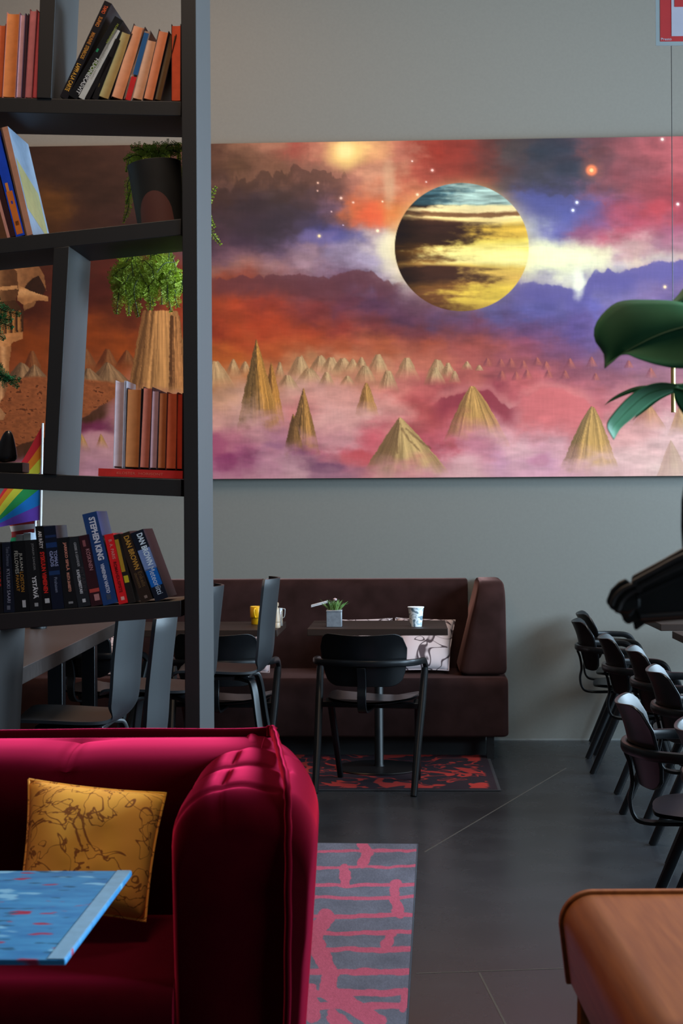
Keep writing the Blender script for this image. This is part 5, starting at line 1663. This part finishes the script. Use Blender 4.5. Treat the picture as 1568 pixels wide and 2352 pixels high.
# ------------------------------------------------------------------ things on the booth tables
p = P(767, 1437, 8.02)
b0 = thing('planter', 'square zinc planter with a tuft of green grass on the booth table', 'planter', (p.x, p.y + 0.03, ZT + 0.0005), 0.0)
hw = 0.040
b = MB()
b.box(-hw, hw, -hw, hw, 0, 0.085)
b.box(-hw - 0.0012, hw + 0.0012, -hw - 0.0012, hw + 0.0012, 0.078, 0.088)
M_zinc = mat('brushed zinc', (0.30, 0.32, 0.35), 0.42, 0.15, 60, metal=0.75)
b.build('pot', M_zinc, b0, bevel=0.002)
b = MB()
for k in range(150):
    a, r0_ = rnd.uniform(0, 6.28), rnd.uniform(0, 0.03)
    x0_, y0_ = r0_ * math.cos(a), r0_ * math.sin(a)
    L_ = rnd.uniform(0.035, 0.066)
    dv = Vector((x0_ * 1.0 + rnd.uniform(-.016, .016), y0_ * 1.0 + rnd.uniform(-.016, .016), L_))
    s = Vector((rnd.uniform(-1, 1), rnd.uniform(-1, 1), 0)).normalized() * 0.0016
    base = Vector((x0_, y0_, 0.084))
    b.add([base - s, base + s, base + dv * 0.6 + s * 0.8, base + dv + Vector((dv.x * .3, dv.y * .3, -0.004)), base + dv * 0.6 - s * 0.8], [(0, 1, 2, 3, 4)])
gr_ = b.build('grass', mat('potted grass green', lin(96, 128, 62), 0.6, 0.35, 60), b0, fix=False)
b = MB(); b.lathe([(0, 0.135), (0.009, 0.138), (0.011, 0.146), (0, 0.151)], 10, 0, (0.004, 0, 0)); b.build('flower', mat('pale pink flower', lin(176, 150, 150), 0.7), gr_)

p = P(955, 1440, 8.0)
b0 = thing('paper_cup', 'paper coffee cup with grey-blue print on the booth table', 'cup', (p.x, p.y + 0.03, ZT + 0.0005))
b = MB(); b.lathe([(0.0, 0.004), (0.029, 0.004), (0.0295, 0.0), (0.0305, 0.0), (0.040, 0.098), (0.0425, 0.100), (0.0425, 0.1025), (0.0395, 0.1025), (0.029, 0.008), (0, 0.008)], 40)
M_cup = mat('printed paper', (0.66, 0.69, 0.70), 0.6, 0.0, 60, c2=(0.66, 0.69, 0.70))
nt = M_cup.node_tree
rp = [n for n in nt.nodes if n.type == 'VALTORGB'][0]
rp.color_ramp.interpolation = 'CONSTANT'
rp.color_ramp.elements[0].position, rp.color_ramp.elements[0].color = 0.0, (0.12, 0.17, 0.20, 1)
rp.color_ramp.elements[1].position, rp.color_ramp.elements[1].color = 0.43, (0.62, 0.66, 0.68, 1)
e_ = rp.color_ramp.elements.new(0.60); e_.color = (0.30, 0.37, 0.40, 1)
e_ = rp.color_ramp.elements.new(0.66); e_.color = (0.62, 0.66, 0.68, 1)
[n for n in nt.nodes if n.type == 'TEX_NOISE'][0].inputs['Scale'].default_value = 34
[n for n in nt.nodes if n.type == 'TEX_NOISE'][0].inputs['Detail'].default_value = 1
cup_ = b.build('cup', M_cup, b0)
b = MB(); b.lathe([(0.0395, 0.0985), (0.043, 0.0985), (0.0437, 0.1008), (0.043, 0.1032), (0.0395, 0.1032)], 40); b.build('rim', mat('white paper rim', (0.72, 0.75, 0.76), 0.5), cup_)

# white menu leaning behind the planter: a thick folded card
p, q = P(716, 1406, 8.32), P(752, 1399, 8.32)
b0 = thing('menu_card', 'pale menu card tilted out from behind the zinc planter', 'menu', (q.x, q.y, ZT + 0.0005))
b = MB()
A_, B_ = Vector((0, 0, 0.108)), Vector((p.x - q.x - .004, -0.01, 0.085))
for k, dz in ((0, 0), (1, 0.007)):
    n_ = Vector((0, 0.04, 0.0)); up_ = Vector((0, 0, 0.006))
    z_ = Vector((0, 0, dz))
    b.hexa([A_ + z_, B_ + z_, B_ + n_ + z_, A_ + n_ + z_, A_ + z_ + up_, B_ + z_ + up_, B_ + n_ + z_ + up_, A_ + n_ + z_ + up_])
b.build('leaves', mat('pale card', (0.42, 0.40, 0.40), 0.6, 0.1), b0, bevel=0.001)
b = MB(); b.box(-0.004, 0.03, 0.0, 0.04, 0.0, 0.112); b.build('holder', M_blackmetal, b0, bevel=0.002)

p = P(590, 1427, 8.25)
b0 = thing('mug', 'yellow stacking mug with a stepped base on the booth table', 'mug', (p.x, p.y, ZT + 0.0005), 0.0)
M_yel = mat('yellow glaze', lin(206, 152, 10), 0.3, 0.06, 20, coat=0.3)
b = MB(); b.lathe([(0, 0), (0.030, 0), (0.031, 0.002), (0.031, 0.033), (0.036, 0.037), (0.037, 0.042), (0.037, 0.095), (0.0355, 0.097), (0.034, 0.095), (0.033, 0.045), (0, 0.042)], 40); b.build('body', M_yel, b0)
b = MB(); b.sweep(curve_pts([(-0.004, -0.034, 0.086), (-0.008, -0.058, 0.084), (-0.009, -0.062, 0.066), (-0.006, -0.052, 0.045), (-0.002, -0.034, 0.04)], 24), rsec(0.010, 0.006, 0.5), (1, 0, 0)); b.build('handle', M_yel, b0)

p = P(634, 1438, 8.0)
b0 = thing('pepper_mill', 'pale wooden pepper mill with a round knob behind the tall chair', 'pepper mill', (p.x, p.y, ZT + 0.0005))
M_mill = mat('pale turned wood', lin(150, 128, 104), 0.45, 0.1, 20, (1, 1, .2))
b = MB(); b.lathe([(0, 0), (0.022, 0), (0.0225, 0.006), (0.0225, 0.024), (0.020, 0.028), (0.0225, 0.031), (0.0215, 0.05), (0.0165, 0.08), (0.0165, 0.098), (0.012, 0.104), (0, 0.104)], 28); b.build('body', M_mill, b0)
b = MB(); b.lathe([(0, 0.1045), (0.010, 0.1045), (0.009, 0.108), (0.0145, 0.116), (0.014, 0.128), (0.007, 0.135), (0, 0.136)], 28); b.build('knob', M_mill, b0)
p = P(642, 1434, 8.13)
b0 = thing('salt_shaker', 'small clear glass shaker with a square side handle beside the pepper mill', 'salt shaker', (p.x, p.y, ZT + 0.0005))
M_glass = mat('clear glass', (0.75, 0.75, 0.73), 0.08, 0.0)
M_glass.node_tree.nodes['Principled BSDF'].inputs['Transmission Weight'].default_value = 0.85
b = MB(); b.lathe([(0, 0), (0.016, 0), (0.017, 0.08), (0.016, 0.084), (0, 0.084)], 24); b.build('body', M_glass, b0)
b = MB(); b.sweep(curve_pts([(0.014, 0, 0.09), (0.026, 0, 0.09), (0.029, 0, 0.085), (0.026, 0, 0.05), (0.015, 0, 0.04)], 20), rsec(0.004, 0.004, 0.5), (0, 1, 0)); b.build('handle', mat('steel wire', (0.5, 0.5, 0.48), 0.3, metal=0.6), b0)
b = MB(); b.lathe([(0, 0.0842), (0.0165, 0.0842), (0.0165, 0.094), (0, 0.096)], 24); b.build('cap', mat('steel cap', (0.4, 0.4, 0.39), 0.35, metal=0.6), b0)

# ------------------------------------------------------------------ blue painted table in front of the sofa
zb_t = 0.70
q4 = [PZ(-420, 2000, zb_t), PZ(303, 2000, zb_t), PZ(150, 2203, zb_t), PZ(-420, 2203, zb_t)]
ctr = sum(q4, Vector()) / 4
b0 = thing('painted_table', 'low table with a sky-blue painted top in front of the red sofa', 'table', (ctr.x, ctr.y, 0))
M_blue = mat('blue paint with brush marks', lin(62, 140, 186), 0.5, 0.0, 9, (1.4, 4, 1), c2=lin(36, 108, 162), spec=0.4)
nt = M_blue.node_tree
bs_ = nt.nodes['Principled BSDF']
base_col = [n for n in nt.nodes if n.type == 'VALTORGB'][0].outputs[0]
tcn = [n for n in nt.nodes if n.type == 'TEX_COORD'][0]
cur = base_col
for sc, th, colr, st_ in ((13, 0.655, lin(150, 40, 70), (1, 2.2, 1)), (17, 0.66, lin(20, 84, 116), (1, 2.8, 1)), (9, 0.655, lin(120, 176, 206), (1, 2.2, 1))):
    mp_ = nt.nodes.new('ShaderNodeMapping'); mp_.inputs['Scale'].default_value = st_; mp_.inputs['Location'].default_value = (sc, 2 * sc, 0)
    nz_ = nt.nodes.new('ShaderNodeTexNoise'); nz_.inputs['Scale'].default_value = sc; nz_.inputs['Detail'].default_value = 2
    rr_ = nt.nodes.new('ShaderNodeMapRange'); rr_.inputs[1].default_value = th - 0.03; rr_.inputs[2].default_value = th + 0.01
    mx_ = nt.nodes.new('ShaderNodeMixRGB'); mx_.inputs[2].default_value = (*colr, 1)
    nt.links.new(tcn.outputs['Object'], mp_.inputs[0]); nt.links.new(mp_.outputs[0], nz_.inputs['Vector'])
    nt.links.new(nz_.outputs['Fac'], rr_.inputs[0]); nt.links.new(rr_.outputs[0], mx_.inputs[0]); nt.links.new(cur, mx_.inputs[1])
    cur = mx_.outputs[0]
nt.links.new(cur, bs_.inputs['Base Color'])
lo = [Vector((p.x - ctr.x, p.y - ctr.y, zb_t - 0.010)) for p in q4]
hi = [Vector((p.x - ctr.x, p.y - ctr.y, zb_t)) for p in q4]
b = MB(); b.hexa([lo[3], lo[2], lo[1], lo[0], hi[3], hi[2], hi[1], hi[0]]); top_ = b.build('tabletop', M_blue, b0, bevel=0.002)
# pale painted border strip along the right edge
e0, e1 = hi[1], hi[2]
inn = Vector((-0.028, 0, 0))
up = Vector((0, 0, 0.0008))
b = MB(); b.hexa([e1 + inn, e1 + Vector((-.002, 0, 0)), e0 + Vector((-.002, 0, 0)), e0 + inn, e1 + inn + up, e1 + Vector((-.002, 0, 0)) + up, e0 + Vector((-.002, 0, 0)) + up, e0 + inn + up])
b.build('border_strip', mat('pale blue border', lin(120, 160, 186), 0.5, 0.1, 40), top_)
b = MB(); b.lathe([(0.03, 0.02), (0.028, zb_t - 0.0105)], 20); b.build('pedestal', M_blackmetal, b0)
b = MB(); b.lathe([(0, 0.0), (0.24, 0.0), (0.24, 0.012), (0, 0.02)], 36); b.build('base_plate', M_blackmetal, b0)

# ------------------------------------------------------------------ curved wooden bench at the lower right
d1, d0_ = 2.70, 1.62
xl_, xr_, zt_b, rr, hs = (1276 - 784) * d1 / F_PX, (1276 - 784) * d1 / F_PX + 0.30, 0.715, 0.060, 0.165
bx, by = (xl_ + xr_) / 2, (d0_ + d1) / 2
ben = thing('bench', 'glossy orange-brown wooden bench with rounded edges at the lower right', 'bench', C(bx, by, 0), YAW)
M_teak = mat('orange varnished wood', (0.29, 0.082, 0.018), 0.42, 0.0, 10, (8, .5, 8), c2=(0.20, 0.050, 0.010), coat=0.05, spec=0.22)


def arch(inset, drop):
    xa, xb, z1 = xl_ - bx + inset, xr_ - bx - inset, zt_b - inset
    r_ = rr - inset
    p = [(xa + 0.012, z1 - drop)]
    p += [(xa + r_ - r_ * math.cos(t), z1 - r_ + r_ * math.sin(t)) for t in [k * math.pi / 24 for k in range(13)]]
    p += [(xb - r_ + r_ * math.sin(t), z1 - r_ + r_ * math.cos(t)) for t in [k * math.pi / 24 for k in range(13)]]
    p += [(xb - 0.012, z1 - drop)]
    return p


def arch_band(o_in, i_in, drop, ya, yb2, name, parent):
    o_, i_ = arch(o_in, drop), arch(i_in, drop - (i_in - o_in))
    n = len(o_)
    rows = []
    for k in range(n):
        rows.append([(o_[k][0], ya, o_[k][1]), (o_[k][0], yb2, o_[k][1]), (i_[k][0], yb2, i_[k][1]), (i_[k][0], ya, i_[k][1])])
    b = MB(); b.grid(rows, False, True, 0, True)
    return b.build(name, M_teak, parent, bevel=0.002, sharp=50)


arch_band(0.006, 0.024, hs - 0.01, d0_ - by, d1 - by - 0.016, 'curved_seat', ben)
arch_band(0.0, 0.030, hs, d1 - by - 0.0155, d1 - by, 'end_rim', ben)
arch_band(0.0, 0.030, hs, d0_ - by - 0.016, d0_ - by - 0.0005, 'end_rim', ben)
b = MB(); b.box(xl_ - bx + .0245, xl_ - bx + .044, d0_ - by, d1 - by - .016, zt_b - hs - 0.004, zt_b - hs + .06); b.build('side_rail', M_teak, ben, bevel=0.003)
b = MB(); b.box(xr_ - bx - .044, xr_ - bx - .0245, d0_ - by, d1 - by - .016, zt_b - hs - 0.004, zt_b - hs + .06); b.build('side_rail', M_teak, ben, bevel=0.003)
for sx in (-1, 1):
    for yy_ in (d0_ - by + 0.10, d1 - by - 0.10):
        b = MB(); b.sweep([(sx * 0.115, yy_, zt_b - hs + 0.04), (sx * 0.135, yy_, 0.0)], rsec(0.03, 0.03, 0.5), (0, 1, 0), scale=[1.1, 0.7]); b.build('leg', M_teak, ben)

# ------------------------------------------------------------------ big-leaved plant reaching in from the right
M_leaf = mat('philodendron leaf', lin(54, 108, 70), 0.65, 0.12, 18, spec=0.2)
M_vein = mat('pale leaf vein', lin(66, 112, 70), 0.6)
M_petiole = mat('leaf stalk', lin(46, 84, 44), 0.5)
PD = 2.35
pb_ = P(2010, 1176, 2.45)
pl = thing('leafy_plant', 'large-leaved green plant reaching in from the right photo edge', 'plant', (pb_.x, pb_.y, 0))
inv = lambda p: Vector(p) - Vector((pb_.x, pb_.y, 0))
b = MB(); b.lathe([(0, 0), (0.10, 0), (0.13, 0.30), (0.122, 0.30), (0.118, 0.27), (0, 0.27)], 36); b.build('pot', M_pot, pl)
b = MB(); b.tube([inv(Vector((pb_.x, pb_.y, 0.265))), inv(Vector((pb_.x + 0.01, pb_.y, 0.8))), inv(P(1790, 900, 2.45)), inv(P(1740, 640, 2.45))], [0.016, 0.013, 0.010, 0.006], 10); b.build('stem', M_petiole, pl)


def leaf(name, upper, mid, lower, dfun, stalk):
    n = 26

    def rs(poly):
        c = curve_pts([(x, y, 0) for x, y in poly], 120)
        L_ = [0]
        for a, q in zip(c, c[1:]): L_.append(L_[-1] + (q - a).length)
        out = []
        for k in range(n + 1):
            t = L_[-1] * k / n
            i = max(j for j in range(len(L_)) if L_[j] <= t + 1e-9)
            i = min(i, len(c) - 2)
            f = (t - L_[i]) / max(1e-9, L_[i + 1] - L_[i])
            out.append(c[i].lerp(c[i + 1], min(1, f)))
        return out
    U_, M_, Lw = rs(upper), rs(mid), rs(lower)
    rows = []
    for k in range(n + 1):
        row = []
        for j in range(-6, 7):
            t = abs(j) / 6
            e = U_[k] if j < 0 else Lw[k]
            p = M_[k].lerp(e, t)
            row.append(inv(P(p.x, p.y, dfun(j / 6, k / n))))
        rows.append(row)
    b = MB(); b.grid(rows)
    o = b.build(name, M_leaf, pl, solid=0.0012, fix=False)
    b = MB(); b.tube([inv(P(q.x, q.y, dfun(0, k / n) - 0.0012)) for k, q in enumerate(M_)], [0.0022 * (1 - 0.75 * k / n) for k in range(n + 1)], 6); b.build('midrib', M_vein, o)
    b = MB(); b.tube([inv(P(*q)) for q in stalk], 0.003, 8); b.build('stalk', M_petiole, o)
    return o


leaf('leaf', [(1640, 752), (1610, 715), (1560, 694), (1490, 689), (1425, 692), (1390, 714), (1366, 748), (1366, 782), (1386, 812), (1388, 846)],
     [(1640, 752), (1585, 750), (1540, 760), (1500, 775), (1460, 795), (1425, 815), (1400, 832), (1388, 846)],
     [(1640, 752), (1655, 800), (1610, 838), (1560, 846), (1510, 838), (1465, 824), (1432, 812), (1410, 828), (1388, 846)],
     lambda s, k: PD + (0.035 * s * s if s < 0 else -0.01 * s - 0.02 * s * s) + 0.02 * k, [(1640, 752, PD), (1700, 760, 2.40), (1765, 800, 2.45)])
leaf('leaf', [(1580, 888), (1520, 879), (1475, 890), (1440, 915), (1408, 950), (1393, 978), (1409, 1010)],
     [(1580, 888), (1525, 893), (1482, 908), (1447, 937), (1420, 965), (1405, 985), (1409, 1010)],
     [(1580, 888), (1530, 905), (1496, 924), (1458, 955), (1428, 980), (1417, 995), (1409, 1010)],
     lambda s, k: PD + 0.10 + 0.05 * s, [(1580, 888, PD + .1), (1680, 880, 2.45), (1768, 860, 2.45)])
leaf('leaf', [(1500, 884), (1460, 888), (1425, 902), (1400, 918), (1389, 930)], [(1500, 886), (1460, 893), (1426, 906), (1402, 920), (1389, 930)],
     [(1500, 889), (1462, 899), (1430, 910), (1404, 922), (1389, 930)], lambda s, k: PD + 0.16, [(1500, 886, PD + .16), (1600, 884, 2.45), (1766, 880, 2.45)])
leaf('leaf', [(1540, 893), (1505, 905), (1475, 935), (1453, 965)], [(1545, 897), (1510, 912), (1480, 938), (1453, 965)], [(1550, 901), (1516, 918), (1484, 942), (1453, 965)],
     lambda s, k: PD + 0.2, [(1545, 897, PD + .2), (1640, 880, 2.45), (1764, 870, 2.45)])
leaf('leaf', [(1555, 885), (1600, 880), (1640, 900), (1650, 950)], [(1550, 890), (1580, 900), (1600, 925), (1610, 965)], [(1545, 890), (1550, 920), (1568, 950), (1600, 985)],
     lambda s, k: PD + 0.05, [(1552, 890, PD + .05), (1640, 872, 2.45), (1766, 850, 2.45)])
leaf('leaf', [(1700, 640), (1640, 620), (1590, 640), (1555, 680), (1536, 700)], [(1700, 650), (1640, 660), (1590, 680), (1555, 695), (1536, 700)], [(1700, 690), (1640, 730), (1590, 750), (1556, 735), (1536, 700)],
     lambda s, k: PD + 0.15 + 0.04 * s * s, [(1700, 650, PD + .15), (1720, 650, 2.45), (1745, 660, 2.45)])

# ------------------------------------------------------------------ dark carved ornament at the right edge
OD = 1.95
ob = P(1630, 1176, OD)
orn = thing('carved_ornament', 'black carved wooden ornament with a ridged, scalloped tip at the right photo edge', 'ornament', (ob.x, ob.y, 0))
inv = lambda p: Vector(p) - Vector((ob.x, ob.y, 0))
M_carved = mat('black carved wood', (0.010, 0.009, 0.009), 0.42, 0.3, 20, spec=0.4)
M_carved2 = mat('brown-black carved wood', (0.024, 0.017, 0.015), 0.5, 0.2, 20)


def slab(name, poly, da, db, m=M_carved, bevel=0.003):
    b = MB(); b.prism(poly, da, db, lambda x, y, d: inv(P(x, y, d)))
    return b.build(name, m, orn, bevel=bevel, sharp=50)


slab('blade', [(1700, 1205), (1568, 1258), (1520, 1285), (1450, 1323), (1449, 1336), (1447, 1350), (1452, 1395), (1470, 1425), (1480, 1433), (1520, 1428), (1568, 1424), (1700, 1410)], OD, OD + 0.05)
slab('knuckle', [(1447, 1338), (1436, 1328), (1420, 1336), (1402, 1354), (1393, 1376), (1391, 1384), (1399, 1393), (1412, 1404), (1440, 1410), (1470, 1396), (1470, 1345)], OD - 0.008, OD + 0.045)
slab('scallop', [(1396, 1386), (1401, 1399), (1409, 1402), (1413, 1408), (1424, 1410), (1428, 1417), (1445, 1419), (1460, 1400), (1440, 1380)], OD - 0.002, OD + 0.03)
slab('scallop', [(1425, 1408), (1430, 1424), (1436, 1432), (1446, 1434), (1452, 1430), (1470, 1425), (1480, 1405), (1450, 1390)], OD + 0.002, OD + 0.036)
slab('scallop', [(1452, 1420), (1454, 1436), (1457, 1449), (1464, 1446), (1480, 1434), (1500, 1428), (1500, 1405), (1465, 1400)], OD + 0.004, OD + 0.04)
for pth, m in (([(1452, 1338), (1500, 1312), (1560, 1280), (1640, 1245)], M_carved2), ([(1460, 1352), (1510, 1326), (1570, 1297), (1650, 1262)], M_carved2), ([(1462, 1372), (1520, 1345), (1600, 1310)], M_carved),
               ([(1404, 1392), (1412, 1372), (1430, 1354), (1462, 1340)], M_carved2), ([(1418, 1402), (1428, 1380), (1448, 1362), (1474, 1352)], M_carved2), ([(1470, 1418), (1530, 1414), (1620, 1408)], M_carved2)):
    b = MB(); b.tube([inv(P(x, y, OD - 0.010)) for x, y in curve_pts([(x, y, 0) for x, y in pth], 20) and [(v.x, v.y) for v in curve_pts([(x, y, 0) for x, y in pth], 20)]], 0.0035, 8); b.build('ridge', m, orn)
pz = P(1700, 1420, OD).z
slab('post', [(1566, 1262), (1563, 1210), (1564, 1150), (1570, 1110), (1700, 1080), (1700, 1262)], OD + 0.01, OD + 0.08)
b = MB()
q = inv(P(1640, 1400, OD + 0.02))
b.box(q.x - 0.005, q.x + 0.04, q.y - 0.01, q.y + 0.04, 0.737, pz + 0.01); b.build('post', M_carved, orn, bevel=0.003)
b = MB(); b.box(q.x - 0.01, q.x + 0.12, q.y - 0.09, q.y + 0.05, 0.7165, 0.737); b.build('foot', M_carved, orn, bevel=0.004)

# ------------------------------------------------------------------ hanging sign and pendant
SGD = 5.6
tl_, br_ = P(1504, -190, SGD), P(1780, 103, SGD)
sc_ = SGD / F_PX
sg = thing('hanging_sign', 'red-bordered white notice sign hanging in the upper right corner', 'sign', (tl_.x, tl_.y, br_.z), YAW)
W_, H_ = 276 * sc_, (tl_.z - br_.z)
M_plex = mat('translucent grey acrylic', (0.20, 0.23, 0.235), 0.4, 0.03)
M_sred = mat('sign red', lin(150, 26, 28), 0.5, 0.04)
M_swht = mat('sign white', (0.30, 0.29, 0.34), 0.5, 0.03)
b = MB(); b.box(0, W_, 0, 0.004, 0, H_); b.build('backing', M_plex, sg)
b = MB()
x0_, z0_ = 10 * sc_, 9 * sc_
b.box(x0_, W_ - x0_, -0.001, -0.0002, z0_, H_ - z0_)
put_text(b, 'Presto', (x0_ + 2 * sc_, -0.0014, z0_ + 2.5 * sc_), (1, 0, 0), (0, 0, 1), 24 * sc_, 6 * sc_, 1, 0.01)
b.build('red_border', [M_sred, M_swht], sg, fix=False)
b = MB(); b.box(x0_ + 26 * sc_, W_ - x0_ - 26 * sc_, -0.002, -0.0012, z0_ + 12 * sc_, H_ - z0_ - 12 * sc_); b.build('white_field', M_swht, sg)
b = MB(); b.box(x0_ + 33 * sc_, W_ - x0_ - 33 * sc_, -0.003, -0.0022, z0_ + 79 * sc_, H_ - z0_ - 20 * sc_); b.build('pictogram', M_sred, sg)
for x in (0.03, W_ - 0.03):
    b = MB(); b.tube([(x, 0.002, H_ - 0.005), (x, 0.002, ZC - br_.z + 0.002)], 0.0012, 6); b.build('hanging_wire', M_blackmetal, sg)

CD = 6.9
p0, p1, p2 = P(1540, 100, CD), P(1546, 947, CD), P(1546, 706, CD)
pe = thing('pendant_lamp', 'slim brass pendant tube on a thin black cord at the right', 'lamp', (p1.x, p1.y, p1.z))
M_brass = mat('polished brass', (0.34, 0.25, 0.10), 0.42, 0.08, 20, metal=0.9)
hh = p2.z - p1.z
b = MB(); b.lathe([(0.0085, 0), (0.0105, 0.0), (0.0105, hh), (0.003, hh + 0.004), (0.0, hh + 0.004)], 24); b.build('tube', M_brass, pe)
b = MB(); b.tube([(0, 0, hh), (0, 0, ZC - p1.z + 0.001)], 0.0019, 6); b.build('cord', M_blackmetal, pe)
